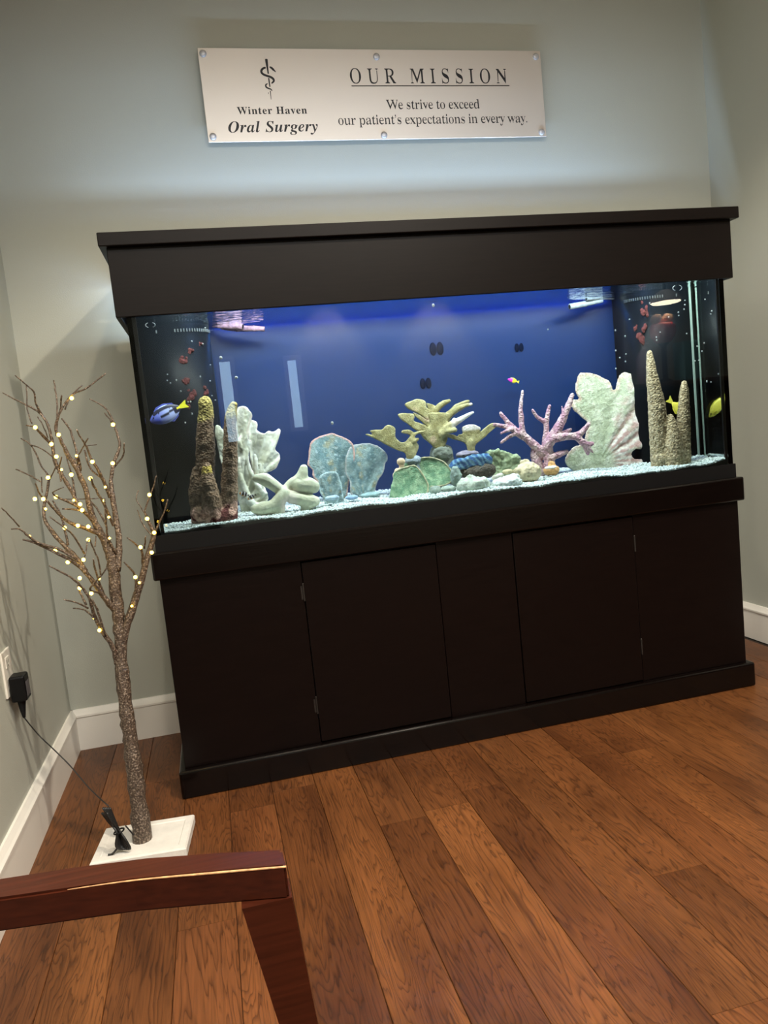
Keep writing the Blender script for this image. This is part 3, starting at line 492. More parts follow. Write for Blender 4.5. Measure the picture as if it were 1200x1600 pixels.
def text(name, s, font, x0, x1, zb, cap, track=0.0, parent=None):
    G = GLYPH[font]; w = 0.0; items = []
    for ch in s:
        a, ps = G[ch]; items.append((w, ps)); w += a+track
    xs_ = [p[0]+w0 for w0, ps in items for q in ps for p in q]; lo, hi = min(xs_), max(xs_)
    kx = (x1-x0)/(hi-lo); kz = cap/463.0
    V, F = [], []
    for w0, ps in items:                                   # every letter is filled by itself
        if not ps: continue
        cu = bpy.data.curves.new(name, 'CURVE'); cu.dimensions = '2D'; cu.fill_mode = 'BOTH'; cu.extrude = 0.00025
        for q in ps:
            sp = cu.splines.new('POLY'); sp.points.add(len(q)-1); sp.use_cyclic_u = True
            for pt, (px, pz) in zip(sp.points, q): pt.co = ((px+w0-lo)*kx, pz*kz, 0, 1)
        o = bpy.data.objects.new(name, cu); COL.objects.link(o)
        dg = bpy.context.evaluated_depsgraph_get(); me = bpy.data.meshes.new_from_object(o.evaluated_get(dg))
        k = len(V); V += [(x0+v.co.x, SY-0.0002-v.co.z, zb+v.co.y) for v in me.vertices]; F += [tuple(i+k for i in p.vertices) for p in me.polygons]
        bpy.data.objects.remove(o); bpy.data.meshes.remove(me)
    return tag(link(name, mesh(name, V, F), MT['ink'], parent), kind='stuff')
text('lettering', 'Winter Haven', 'b', -0.516, -0.281, 2.071, 0.0225, 30, sign)
text('lettering', 'Oral Surgery', 'i', -0.552, -0.249, 2.013, 0.034, 12, sign)
text('lettering', 'OUR MISSION', 'r', -0.119, 0.456, 2.169, 0.0475, 190, sign)
text('lettering', 'We strive to exceed', 'r', 0.000, 0.344, 2.083, 0.0305, -35, sign)
text('lettering', 'our patient’s expectations in every way.', 'r', -0.176, 0.523, 2.033, 0.0305, -35, sign)
box('underline', -0.117, 0.465, SY-0.0006, SY, 2.1592, 2.1622, MT['ink'], sign)
def ribbon_vf(px, closed_tip=False):
    pts = [on_y(340+x/6.667, 80+y/6.667, SY) for x, y, _ in px]; wd = [w/6.667*px_w for _, _, w in px]
    P, W = smooth_path(pts, wd, 5); L, Rr = [], []
    for i in range(len(P)):
        t = P[min(i+1, len(P)-1)]-P[max(i-1, 0)]; t /= np.linalg.norm(t); n = np.array([-t[2], 0, t[0]])
        L.append(P[i]+n*W[i]/2); Rr.append(P[i]-n*W[i]/2)
    V, F = [], []; m = len(P)
    for yy in (-0.0006, 0.0):
        V += [p+np.array([0, yy, 0]) for p in L]+[p+np.array([0, yy, 0]) for p in Rr]
    for i in range(m-1):
        F += [(i, i+1, m+i+1, m+i), (i, 2*m+i, 2*m+i+1, i+1), (m+i, m+i+1, 3*m+i+1, 3*m+i)]
    F += [(0, m, 3*m, 2*m), (m-1, 3*m-1, 4*m-1, 2*m-1)]
    return V, F
px_w = float(np.linalg.norm(on_y(421, 150, SY)-on_y(420, 150, SY)))
rod = [[(507, 80, 18), (508, 92, 28), (513, 130, 24), (520, 180, 17), (528, 235, 14)], [(532, 280, 13), (538, 325, 13), (545, 372, 11)], [(549, 412, 9), (553, 460, 7), (558, 503, 4)]]
snake = [[(500, 170, 16), (470, 183, 21), (455, 208, 23), (468, 235, 22), (505, 254, 21), (548, 268, 22), (578, 288, 23), (585, 312, 20), (562, 336, 11)],
         [(520, 338, 8), (502, 352, 15), (507, 374, 17), (530, 388, 14), (555, 397, 12), (568, 414, 7)], [(541, 163, 10), (560, 174, 22), (580, 192, 22), (606, 217, 4)], [(530, 430, 5), (529, 446, 4)]]
link('emblem', mesh('emblem', *join(*[ribbon_vf(r) for r in rod])), MT['ink'], sign)
tag(link('emblem', mesh('emblem', *join(*[ribbon_vf(r) for r in snake])), MT['ink'], sign), label='coiled snake around the staff')

# ================================================================== aquarium stand
stand = thing('aquarium_stand', 'black-brown wooden cabinet stand with two plain doors under the aquarium', 'cabinet', (0, -0.30, 0))
E_ = MT['espresso']
box('carcass', -0.9242, 0.9242, -0.516, -0.045, 0.06, 0.632, E_, stand)
yf0, yf1, zf0, zf1 = -0.5346, -0.516, 0.0812, 0.6306
cutx = [-0.9242, -0.5315, -0.1225, 0.1225, 0.5365, 0.9242]
for i in range(5):
    a, b = cutx[i], cutx[i+1]
    if i in (1, 3):
        d = box('door', a+0.0022, b-0.0022, yf0-0.0035, yf1-0.002, zf0+0.004, zf1-0.006, E_, stand, 0.0015, 1)
        hx = a if i == 1 else b
        for (z0, z1) in ((0.512, 0.560), (0.172, 0.220)):
            link('hinge', mesh('hinge', *join(tube_vf([(hx, yf0-0.003, z0), (hx, yf0-0.003, z1)], 0.0028, 8), ball_vf((hx, yf0-0.003, z1+0.002), 0.0030, nu=8, nv=6),
                 box_vf(hx-0.008, hx, yf0-0.0012, yf0, z0+0.004, z1-0.004)), smooth=False), MT['steel'], d)
    else:
        box('stile', a, b, yf0, yf1, zf0, zf1, E_, stand, 0.0012, 1)
box('base_moulding', -0.942, 0.942, -0.5564, -0.035, 0, 0.0812, MT['trimwood'], stand, 0.007, 3)
box('top_moulding', -0.9394, 0.9394, -0.5525, -0.035, 0.6306, 0.7085, MT['trimwood'], stand, 0.006, 3)

# ================================================================== aquarium
aq = thing('aquarium', 'long glass aquarium with blue back panel standing on the dark cabinet', 'aquarium', (0, -0.30, 0.7097))
BK = MT['black']
yi0, yi1 = -DF+0.012, -0.082         # inside faces of the front and back
xi = 0.906
link('bottom_frame', mesh('bottom_frame', *join(box_vf(-0.924, 0.924, -0.534, -0.5165, 0.7085, 0.7525), box_vf(-0.924, 0.924, -0.082, -0.066, 0.7085, 0.7525),
     box_vf(-0.924, -0.906, -0.5165, -0.082, 0.7085, 0.7525), box_vf(0.906, 0.924, -0.5165, -0.082, 0.7085, 0.7525))), BK, aq)
box('bottom_pane', -0.906, 0.906, yi0, yi1, 0.715, 0.727, BK, aq)
link('top_frame', mesh('top_frame', *join(box_vf(-0.920, 0.920, -0.0815, -0.066, 1.357, 1.374), box_vf(-0.922, -0.9065, -0.520, -0.082, 1.357, 1.374),
     box_vf(0.9065, 0.922, -0.520, -0.082, 1.357, 1.374))), BK, aq)
def pane(name, x0, x1, y0, y1, z0, z1, wet):
    V, F = box_vf(x0, x1, y0, y1, z0, z1); me = mesh(name, V, F); o = link(name, me, MT['pane'], aq); me.materials.append(MT['pane_in'])
    fix_normals(me)
    for p in me.polygons:
        if p.normal.dot(Vector(wet)) > 0.9: p.material_index = 1
    return o
pane('front_pane', -0.918, 0.918, -DF, yi0, 0.7525, 1.378, (0, 1, 0))
pane('side_pane', -0.918, -xi, yi0, yi1, 0.7525, 1.356, (1, 0, 0))
pane('side_pane', xi, 0.918, yi0, yi1, 0.7525, 1.356, (-1, 0, 0))
box('back_panel', -0.918, 0.918, yi1, -0.068, 0.7525, 1.356, MT['blue'], aq)
for s in (-1, 1):
    box('corner_seal', min(s*0.8955, s*0.9055), max(s*0.8955, s*0.9055), yi0+0.0004, yi0+0.009, 0.7525, 1.36, BK, aq)
# corner overflow boxes: rounded black towers
def overflow(s):
    Rr = 0.10; w, d = 0.205, 0.215; x0 = s*xi; yb_ = yi1
    pts = [(x0-s*w, yb_)]
    pts += [(x0-s*(w-Rr+Rr*math.cos(a)), yb_-d+Rr-Rr*math.sin(a)) for a in np.linspace(0, math.pi/2, 10)]
    pts += [(x0, yb_-d)]
    V = [(x, y, z) for z in (0.74, 1.372) for x, y in pts]+[(x0, yb_, 0.74), (x0, yb_, 1.372)]; n = len(pts)
    F = [(i, i+1, n+i+1, n+i) for i in range(n-1)]+[tuple(range(n))+(2*n,), tuple(range(2*n-1, n-1, -1))+(2*n+1,), (0, n, 2*n+1, 2*n), (n-1, 2*n, 2*n+1, 2*n-1)]
    me = mesh('overflow_box', V, F); fix_normals(me)
    for p in me.polygons: p.use_smooth = abs(p.normal.z) < 0.5
    o = link('overflow_box', me, MT['acrylic'], aq)
    T = []
    for i in range(1, n-1):                                   # row of weir teeth near the rim
        for f in (0.0, 0.5):
            a = np.array(pts[i])*(1-f)+np.array(pts[min(i+1, n-1)])*f
            c = np.array([x0, yb_]); u = (a-c)/np.linalg.norm(a-c); q = a+u*0.0006
            T.append(box_vf(q[0]-0.0018, q[0]+0.0018, q[1]-0.0018, q[1]+0.0018, 1.326, 1.335))
    tag(link('weir_teeth', mesh('weir_teeth', *join(*T)), plain('weir_slot', (0.05, 0.06, 0.065), 0.4), o), kind='stuff')
    return o, pts
ovL, ptsL = overflow(-1); ovR, ptsR = overflow(1)
box('edge_strip', 0.8990, 0.9055, -0.3035, -0.2985, 0.755, 1.35, plain('green_glass_edge', (0.30, 0.40, 0.35), 0.25), aq)
# tiny chalky tube worms on the inner side of the front glass
SPL = [(350, 800), (348, 880), (390, 915), (467, 875), (525, 1022), (670, 365), (818, 402), (848, 190), (915, 675), (783, 830), (912, 887), (937, 1080), (655, 1160), (675, 1318), (585, 1435), (620, 1165), (980, 1140)]
SPR = [(485, 288), (460, 383), (638, 388), (640, 405), (660, 360), (763, 248), (765, 265), (708, 275), (800, 180), (800, 205), (795, 230), (810, 368), (857, 523), (880, 520), (925, 640), (948, 643), (990, 597), (870, 440), (910, 422), (947, 258), (953, 240), (915, 175), (897, 468), (405, 350), (407, 465), (408, 568), (430, 505), (465, 485), (462, 527), (600, 195), (22, 345)]
SP = [(220+x/8.423, 490+y/8.423, 1.0) for x, y in SPL]+[(850+x/3.636, 420+y/3.636, 0.9) for x, y in SPR]+[(369, 590, 1.9), (345, 559, 1.9), (519, 661, 1.7), (677, 477, 1.6)]
parts = []
for (u, w, r) in SP:
    c = in_tank(u, w, yi0+0.0012); k = px_size(u, w, yi0)*1.35*r
    parts.append(ball_vf((c[0], yi0+0.6*k, c[2]), k, 0.6*k, k*(0.8+0.5*rng.random()), 7, 5))
tag(link('specks', mesh('specks', *join(*parts)), MT['speck'], aq, ), kind='stuff')

# water surface seen from below
wt = tag(box('water', -xi+0.0005, xi-0.0005, yi0+0.0003, yi1-0.0003, 1.35, 1.35, MT['water']), 'clear rippled water filling the aquarium nearly to its rim', 'water', kind='stuff')
wt.data.clear_geometry(); wt.data.from_pydata([(-xi, yi0, 1.35), (xi, yi0, 1.35), (xi, yi1, 1.35), (-xi, yi1, 1.35)], [], [(0, 1, 2, 3)])

# ================================================================== canopy with its lamp
can = thing('aquarium_canopy', 'black-brown wooden hood with an overhanging lid on top of the aquarium', 'canopy', (0, -0.30, 1.3468))
K_ = MT['canopy']
box('front_board', -0.9439, 0.9439, -0.5436, -0.5315, 1.3468, 1.5270, K_, can, 0.0015, 1)
for s in (-1, 1):
    box('side_board', min(s*0.9439, s*0.932), max(s*0.9439, s*0.932), -0.5315, -0.165, 1.3468, 1.5270, K_, can)
    box('cleat', min(s*0.932, s*0.905), max(s*0.932, s*0.905), -0.5315, -0.17, 1.376, 1.395, K_, can)
me = mesh('lid', *join(box_vf(-0.9621, 0.9621, -0.5625, -0.224, 1.527, 1.5624), box_vf(-0.9621, 0.9621, -0.160, -0.03, 1.527, 1.5624),
     box_vf(-0.9621, -0.94, -0.224, -0.160, 1.527, 1.5624), box_vf(0.94, 0.9621, -0.224, -0.160, 1.527, 1.5624)))
lid = link('lid', me, K_, can)
bv = lid.modifiers.new('b', 'BEVEL'); bv.width = 0.0025; bv.segments = 2
tb = link('lamp_tube', mesh('lamp_tube', *tube_vf([(-0.80, -0.285, 1.412), (0.80, -0.285, 1.412)], 0.011, 12), smooth=True), MT['tube'], can)
for s in (-1, 1): box('lamp_holder', min(s*0.80, s*0.932), max(s*0.80, s*0.932), -0.303, -0.268, 1.396, 1.43, BK, can, 0.004, 1)
box('lamp_hood', -0.82, 0.82, -0.50, -0.33, 1.510, 1.527, WHT, can)

# ================================================================== gravel bed
def zg(x, y):
    t = (y+0.515)/0.435
    return 0.7615+0.017*t-0.004*sstep(np.asarray(x), 0.35, 0.7)*(1-t)+0.014*sstep(np.asarray(x), 0.80, 0.905)*(1-0.3*t)+0.0025*np.sin(np.asarray(x)*17+1)+0.0018*np.sin(np.asarray(x)*41+np.asarray(y)*33)
gx = np.linspace(-0.9055, 0.9055, 150); gy = np.linspace(yi0+0.0003, yi1-0.0003, 40)
V = []; F = []
for iy in range(40):
    for ix in range(150): V.append((gx[ix], gy[iy], float(zg(gx[ix], gy[iy]))-0.002))
for iy in range(39):
    for ix in range(149):
        a = iy*150+ix; F.append((a, a+1, a+151, a+150))
g0 = len(V)
V += [(gx[i], gy[0], 0.73) for i in range(150)]
F += [(i+1, i, g0+i, g0+i+1) for i in range(149)]
nrg = np.random.RandomState(3)
def gravel_mat():
    m, nt, b = newmat('crushed_coral_gravel'); b.inputs['Roughness'].default_value = 0.8
    a = N(nt, 'ShaderNodeAttribute', attribute_name='col'); nt.links.new(a.outputs['Color'], b.inputs['Base Color']); return m
ico_V = None
bm = bmesh.new(); bmesh.ops.create_icosphere(bm, subdivisions=1, radius=1.0); ico_V = np.array([v.co[:] for v in bm.verts]); ico_F = [tuple(v.index for v in f.verts) for f in bm.faces]; bm.free()
NP = 21000
px_ = nrg.uniform(-0.902, 0.902, NP); py_ = yi0+0.003+(yi1-yi0-0.006)*nrg.uniform(0, 1, NP)**1.25
pz_ = zg(px_, py_)
front = nrg.uniform(0, 1, NP) < 0.16                          # grains pressed against the front glass
py_[front] = yi0+0.0035; pz_[front] = 0.752+(zg(px_[front], py_[front])-0.750)*nrg.uniform(0, 1, front.sum())
S = nrg.uniform(0.0024, 0.0050, (NP, 1))*nrg.uniform(0.55, 1.2, (NP, 3))
S[front] = np.minimum(S[front], 0.0032)
A = nrg.normal(size=(NP, 3, 3)); Q = np.linalg.qr(A)[0]
PV = np.einsum('nij,nkj->nki', Q, ico_V[None]*S[:, None, :])+np.stack([px_, py_, pz_], 1)[:, None, :]
PV[..., 1] = np.maximum(PV[..., 1], yi0+0.0003)
PF = (np.array(ico_F)[None]+12*np.arange(NP)[:, None, None]).reshape(-1, 3)
me = bpy.data.meshes.new('gravel')
allV = np.vstack([np.array(V), PV.reshape(-1, 3)])
allF = F+[tuple(int(i)+len(V) for i in f) for f in PF]
me.from_pydata(allV.tolist(), [], allF); me.update()
tint = nrg.uniform(0.72, 1.0, NP)
dark = nrg.uniform(0, 1, NP) < 0.06
tint[dark] *= 0.6
cc = np.vstack([np.tile([0.42, 0.50, 0.47], (len(V), 1)), np.repeat(np.array([0.80, 0.88, 0.84])[None]*tint[:, None], 12, axis=0)])
at = me.attributes.new('col', 'FLOAT_COLOR', 'POINT'); at.data.foreach_set('color', np.hstack([cc, np.ones((len(cc), 1))]).ravel())
tag(link('gravel', me, gravel_mat()), 'pale crushed coral gravel covering the aquarium bottom', 'gravel', kind='stuff')

# ================================================================== corals: outlines are placed at real depths behind the glass
def crop(ox, oy, s): return lambda x, y: (ox+x/s, oy+y/s)
K1 = crop(480, 660, 7.5); K2 = crop(560, 610, 5.0); K3 = crop(680, 680, 5.4545); K4 = crop(320, 610, 6.0)
K5 = crop(765, 590, 4.7059); K6 = crop(280, 600, 6.957); K7 = crop(310, 470, 9.231); K8 = crop(220, 490, 8.423); K9 = crop(740, 540, 2.857)
def branch(K, sc, pts, y, n=10, sub=3):
    """a tapering limb: pts = (x, y, r[, extra depth in m]) in crop units"""
    P, Rr = [], []
    for p in pts:
        dy = p[3] if len(p) > 3 else 0.0
        u, w = K(p[0], p[1]); P.append(in_tank(u, w, y+dy)); Rr.append(p[2]/sc*px_size(u, w, y+dy))
    P, Rr = smooth_path(P, Rr, sub)
    return [tube_vf(P, Rr, n), ball_vf(P[0], Rr[0], nu=10, nv=8), ball_vf(P[-1], Rr[-1], nu=10, nv=8)]
def plate(K, pts, y, th, lean=0.0, dense=3):
    """a flat lobe with outline pts, th thick, leaning back by lean (m per m of height)"""
    P = [in_tank(*K(px, py), y) for px, py in pts]
    n = len(P); out = []
    for i in range(n):                                           # rounded outline
        p0, p1, p2, p3 = P[i-1], P[i], P[(i+1) % n], P[(i+2) % n]
        for j in range(dense):
            t = j/dense
            out.append(0.5*((2*p1)+(-p0+p2)*t+(2*p0-5*p1+4*p2-p3)*t*t+(-p0+3*p1-3*p2+p3)*t**3))
    zb = min(p[2] for p in out)
    out = [p+np.array([0, lean*(p[2]-zb), 0]) for p in out]
    return prism_vf([p-np.array([0, th/2, 0]) for p in out], (0, th, 0))
def blob(K, x, y, rx, ry, yd, depth=None):
    u, w = K(x, y); c = in_tank(u, w, yd); k = px_size(u, w, yd)
    sx = 1.0
    return ball_vf(c, rx*k, depth if depth else 0.8*rx*k, ry*k, 16, 10)

C_ROUGH = attr_mat('rough_coral_skin', 0.85, 90, 0.35, 0.9, 170, 0.004, voro=True)
C_FINE = attr_mat('fine_coral_skin', 0.85, 110, 0.24, 0.8, 260, 0.004)
C_SMOOTH = attr_mat('smooth_coral_skin', 0.75, 60, 0.14, 0.5, 150, 0.004)
C_ROCK = attr_mat('reef_rock_skin', 0.9, 60, 0.30, 0.8, 120, 0.004)

# --- encrusting red algae on the overflow towers
def on_tower(u, w, pts):
    d = ray(u, w); P = CAM+d*((-DF-CAM[1])/d[1]); t = np.array([d[0]/1.333, 0, d[2]/1.333]); t[1] = math.sqrt(1-t[0]**2-t[2]**2)
    poly = [tuple(p) for p in pts]+[(pts[-1][0], pts[0][1])]
    for i in range(60, 900):
        q = P+t*(i*0.0006); c = False
        for j in range(len(poly)):
            (x1, y1), (x2, y2) = poly[j-1], poly[j]
            if (y1 > q[1]) != (y2 > q[1]) and q[0] < (x2-x1)*(q[1]-y1)/(y2-y1)+x1: c = not c
        if c: return q
    return P+t*0.25
ALGAE = attr_mat('red_algae_crust', 0.9, 150, 0.5, 0.8, 250, 0.004)
def patch(pix, ov, pts, col):
    parts = []
    for (u, w, r) in pix:
        c = on_tower(u, w, pts); k = px_size(u, w, c[1])
        for j in range(5): parts.append(ball_vf((c[0]+r*k*rng.uniform(-0.75, 0.75), c[1], c[2]+r*k*rng.uniform(-0.8, 0.8)), r*k*rng.uniform(0.25, 0.6), 0.0035, r*k*rng.uniform(0.3, 0.6), 10, 8))
    organic('algae_patch', parts, 0.0015, ALGAE, ov, [(0.002, 120, 3.0)], col)
for q in ([(312, 535, 7)], [(297, 549, 6), (288, 561, 9)], [(291, 593, 7)], [(320, 612, 9), (299, 613, 9)], [(296, 628, 10)]): patch(q, ovL, ptsL, (0.075, 0.018, 0.018))
for q in ([(1010, 486, 9), (1003, 478, 7)], [(1005, 526, 10), (1004, 537, 6), (1010, 514, 7), (994, 512, 5)]): patch(q, ovR, ptsR, (0.10, 0.025, 0.025))

# --- left brown pillar coral
YA = -0.44
parts = branch(K6, 6.957, [(280, 205, 78), (290, 300, 82), (282, 450, 92), (285, 620, 106), (288, 800, 108), (282, 950, 105), (300, 1150, 105), (350, 1400, 110)], YA+0.02)
parts += branch(K6, 6.957, [(592, 228, 42), (566, 320, 66), (556, 450, 72), (555, 700, 82), (548, 1000, 90), (542, 1250, 98), (535, 1440, 102)], YA)
parts += branch(K6, 6.957, [(180, 940, 44), (195, 1060, 78), (190, 1200, 92), (215, 1400, 88), (215, 1600, 86)], YA+0.015)
parts += branch(K6, 6.957, [(298, 880, 40), (302, 960, 62), (315, 1100, 100), (350, 1280, 110), (370, 1450, 110)], YA-0.022)
parts += branch(K6, 6.957, [(215, 1420, 90), (400, 1440, 100), (548, 1430, 92)], YA-0.012)
parts += branch(K6, 6.957, [(215, 1620, 84), (400, 1640, 96), (556, 1620, 86)], YA-0.012)
zA = in_tank(*K6(0, 1345), YA)[2]; xst = in_tank(*K6(300, 935), YA)[0]
zy1 = in_tank(*K6(290, 400), YA)[2]; zy2 = in_tank(*K6(590, 400), YA)[2]; xs1 = in_tank(*K6(430, 600), YA)[0]
zst = in_tank(*K6(300, 935), YA)[2]
def colA(P, Nn):
    n1 = nz(P, 60, 3.0); n2 = nz(P, 28, 9.0)
    c = mixc((0.18, 0.110, 0.065), (0.33, 0.215, 0.135), sstep(n1, -0.4, 0.5))
    ytop = sstep(P[:, 2]+n2*0.018, zy1-0.004, zy1+0.012)
    c = c*(1-ytop[:, None])+np.array([0.55, 0.43, 0.13])[None]*ytop[:, None]*(0.75+0.35*n1[:, None])
    stub = ((P[:, 1] < YA-0.02) & (abs(P[:, 2]-zst) < 0.012) & (abs(P[:, 0]-xst) < 0.016)).astype(float)*sstep(P[:, 2], zst-0.012, zst-0.004)
    c = c*(1-stub[:, None])+np.array([0.62, 0.45, 0.10])[None]*stub[:, None]
    pk = sstep(-(P[:, 2]-zA)+n2*0.02, 0.0, 0.015); c = c*(1-pk[:, None])+np.array([0.62, 0.36, 0.27])[None]*pk[:, None]
    rd = pk*sstep(nz(P, 38, 21.0), 0.10, 0.18); c = c*(1-rd[:, None])+np.array([0.12, 0.025, 0.022])[None]*rd[:, None]
    return c
o = organic('pillar_coral', parts, 0.0032, C_ROUGH, None, [(0.0025, 45, 1.0), (0.0018, 160, 5.0)], colA)
tag(o, 'brown rough pillar coral with mustard yellow tips near the aquarium end beside the tree', 'coral')

# --- white ruffled coral
YB = -0.285
def frill(pts, y, cx_, cy_, th, amp, k, ph):
    """a fluted, scalloped leaf: outline in crop pixels, flutes radiating from (cx_, cy_)"""
    c0 = in_tank(*K4(cx_, cy_), y); V, F = plate(K4, pts, y, th, dense=4)
    me = remesh([(V, F)], 0.0034); P, _ = coords(me)
    d = P-c0; an = np.arctan2(d[:, 0], d[:, 2]); r = np.hypot(d[:, 0], d[:, 2]); g = np.clip(r/0.12, 0, 1.3)
    P[:, 1] += amp*g*np.sin(an*k+ph)+0.4*amp*g*np.sin(an*k*2.3+ph*2)
    P[:, 0] += d[:, 0]*0.02*g*np.sin(an*k*1.7); P[:, 2] += d[:, 2]*0.012*g*np.sin(an*k*2.1+1)
    out = ([tuple(p) for p in P], [tuple(q.vertices) for q in me.polygons]); bpy.data.meshes.remove(me); return out
RB = [(430, 275), (490, 298), (496, 380), (540, 402), (580, 380), (640, 385), (690, 352), (712, 398), (690, 480), (662, 560), (708, 595), (690, 690), (650, 740), (565, 780), (470, 800), (430, 740), (415, 600), (405, 450), (400, 340)]
MB_ = [(300, 155), (350, 160), (400, 168), (446, 220), (422, 290), (400, 380), (408, 450), (452, 482), (432, 560), (418, 640), (450, 760), (525, 860), (588, 960), (592, 1030), (560, 1090), (560, 1200), (380, 1200), (320, 1060), (295, 950), (285, 600), (285, 300)]
LB = [(100, 345), (140, 328), (176, 372), (200, 250), (300, 200), (300, 700), (170, 700), (135, 600), (108, 480)]
parts = [frill(RB, YB+0.045, 470, 820, 0.011, 0.006, 15, 0.5), frill(MB_, YB, 330, 1150, 0.014, 0.008, 22, 1.0), frill(LB, YB+0.03, 250, 800, 0.011, 0.005, 14, 0.0)]
parts += branch(K4, 6, [(345, 420, 17, -0.012), (322, 480, 19, -0.018), (345, 545, 17, -0.018), (368, 480, 15, -0.012), (352, 425, 14, -0.01)], YB)
parts += branch(K4, 6, [(465, 612, 20, 0.02), (478, 680, 22, 0.02), (480, 780, 24, 0.02)], YB)+branch(K4, 6, [(520, 690, 13, 0.03), (520, 780, 16, 0.03)], YB)+branch(K4, 6, [(548, 690, 11, 0.03), (546, 780, 14, 0.03)], YB)
parts += branch(K4, 6, [(315, 640, 16, -0.012), (335, 800, 26, -0.014), (390, 960, 34, -0.018), (460, 1090, 46, -0.018), (545, 1085, 46, -0.01)], YB)
parts += branch(K4, 6, [(400, 560, 14, -0.012), (405, 680, 17, -0.014), (450, 830, 22, -0.014), (540, 960, 26, -0.012)], YB)
polyB = [[in_tank(*K4(*p), YB+dy) for p in q] for q, dy in ((RB, 0.045), (MB_, 0.0))]
def colB(P, Nn):
    c = mixc((0.50, 0.50, 0.38), (0.70, 0.70, 0.61), sstep(nz(P, 30, 2.0)+0.4*nz(P, 110, 3.0), -0.5, 0.5))
    e = np.maximum(sstep(-edge_dist(P, polyB[0]), -0.006, -0.002)*(P[:, 1] > YB+0.025), sstep(-edge_dist(P, polyB[1]), -0.006, -0.002)*(P[:, 1] < YB+0.02))*sstep(P[:, 2], 0.83, 0.86)
    return c*(1-0.6*e[:, None])+np.array([0.74, 0.60, 0.50])[None]*0.6*e[:, None]
o = organic('ruffled_coral', parts, 0.0028, C_SMOOTH, None, [(0.0022, 40, 2.0), (0.0012, 120, 4.0)], colB)
tag(o, 'white ruffled leaf coral standing behind the brown pillar coral and two clownfish', 'coral')

# --- cream finger coral
YC = -0.40
parts = branch(K4, 6, [(475, 822, 34), (560, 835, 62), (645, 885, 59), (740, 955, 50)], YC)
parts += branch(K4, 6, [(745, 960, 50), (700, 1030, 66), (640, 1090, 68), (520, 1110, 59), (470, 1110, 46)], YC-0.012)
parts += branch(K4, 6, [(760, 985, 52), (860, 1015, 64), (1000, 1040, 68), (1035, 1042, 52)], YC)
parts += branch(K4, 6, [(745, 940, 46), (830, 860, 46), (900, 830, 68), (930, 735, 39)], YC+0.012)
parts += branch(K4, 6, [(890, 885, 78), (980, 890, 80), (1020, 900, 62)], YC+0.010)
parts += branch(K4, 6, [(690, 1090, 64), (690, 1200, 57)], YC-0.01)+branch(K4, 6, [(950, 1040, 57), (950, 1130, 52)], YC)
o = organic('finger_coral', parts, 0.0034, C_SMOOTH, None, [(0.003, 34, 6.0)], lambda P, Nn: mixc((0.62, 0.63, 0.45), (0.72, 0.64, 0.54), sstep(nz(P, 14, 8.0), 0.0, 0.5)))
tag(o, 'thick cream finger coral lying on gravel between white ruffled and blue fan corals', 'coral')

# --- blue-green fan coral: three plates
fan = thing('fan_coral', 'grey-blue fan coral of three upright shell-shaped plates on the gravel', 'coral', tuple(in_tank(548, 775, -0.28)))
def fan_col(u0, w0, y, pts, rim):
    c0 = in_tank(*K1(u0, w0), y); poly = [in_tank(*K1(px, py), y) for px, py in pts]
    def f(P, Nn):
        d = P-c0; an = np.arctan2(d[:, 0], d[:, 2])
        n = nz(P, 42, 1.5); n2 = nz(P, 130, 6.0); s = np.sin(an*15+2.5*nz(P, 22, 7.0))
        c = mixc((0.115, 0.200, 0.215), (0.27, 0.36, 0.35), sstep(n+0.45*n2+0.35*s, -0.8, 0.9))
        yl = sstep(np.sin(an*9+1.2)+nz(P, 50, 4.0)*0.9+0.5*n2, 0.65, 1.3); c = c*(1-0.6*yl[:, None])+np.array([0.32, 0.27, 0.13])[None]*0.6*yl[:, None]
        w = sstep(n2-0.4*n, 0.35, 0.6)*0.5; c = c*(1-w[:, None])+np.array([0.45, 0.55, 0.58])[None]*w[:, None]
        e = sstep(-edge_dist(P, poly)+0.0012*n2, -0.0062, -0.0025); return c*(1-e[:, None])+np.array(rim)[None]*e[:, None]
    return f
def fan_warp(u0, w0, y, amp):
    c0 = in_tank(*K1(u0, w0), y)
    def f(P):
        Q = P.copy(); d = P-c0; an = np.arctan2(d[:, 0], np.maximum(d[:, 2], 0.004)); r = np.hypot(d[:, 0], d[:, 2])
        Q[:, 1] += amp*r*np.cos(an*13)*0.028+0.002*nz(P, 25, 3.0)-4*d[:, 0]**2*amp+0.20*np.maximum(d[:, 2], 0)
        return Q
    return f
F1 = [(15, 430), (40, 250), (100, 190), (170, 160), (230, 140), (310, 122), (380, 152), (480, 195), (545, 262), (560, 400), (520, 560), (490, 690), (470, 840), (440, 960), (250, 960), (170, 760), (70, 640), (62, 560), (5, 500)]
F2 = [(490, 330), (540, 275), (640, 248), (740, 245), (860, 290), (930, 370), (935, 440), (908, 480), (890, 580), (820, 700), (795, 800), (760, 930), (560, 930), (500, 800), (505, 700), (452, 600), (452, 440)]
F3 = [(140, 650), (180, 608), (280, 574), (350, 590), (395, 690), (420, 850), (420, 1000), (240, 1000), (190, 900), (142, 800)]
for (pts, y, u0, w0, sd) in ((F1, -0.255, 320, 900, 0), (F2, -0.275, 660, 900, 1), (F3, -0.345, 290, 950, 2)):
    organic('fan_plate', [plate(K1, pts, y, 0.0075)], 0.0026, C_FINE, fan, [(0.0012, 60, sd), (0.0007, 180, sd)], fan_col(u0, w0, y, pts, ((0.50, 0.30, 0.26), (0.34, 0.36, 0.35), (0.36, 0.47, 0.48))[sd]), fan_warp(u0, w0, y, 1.0))
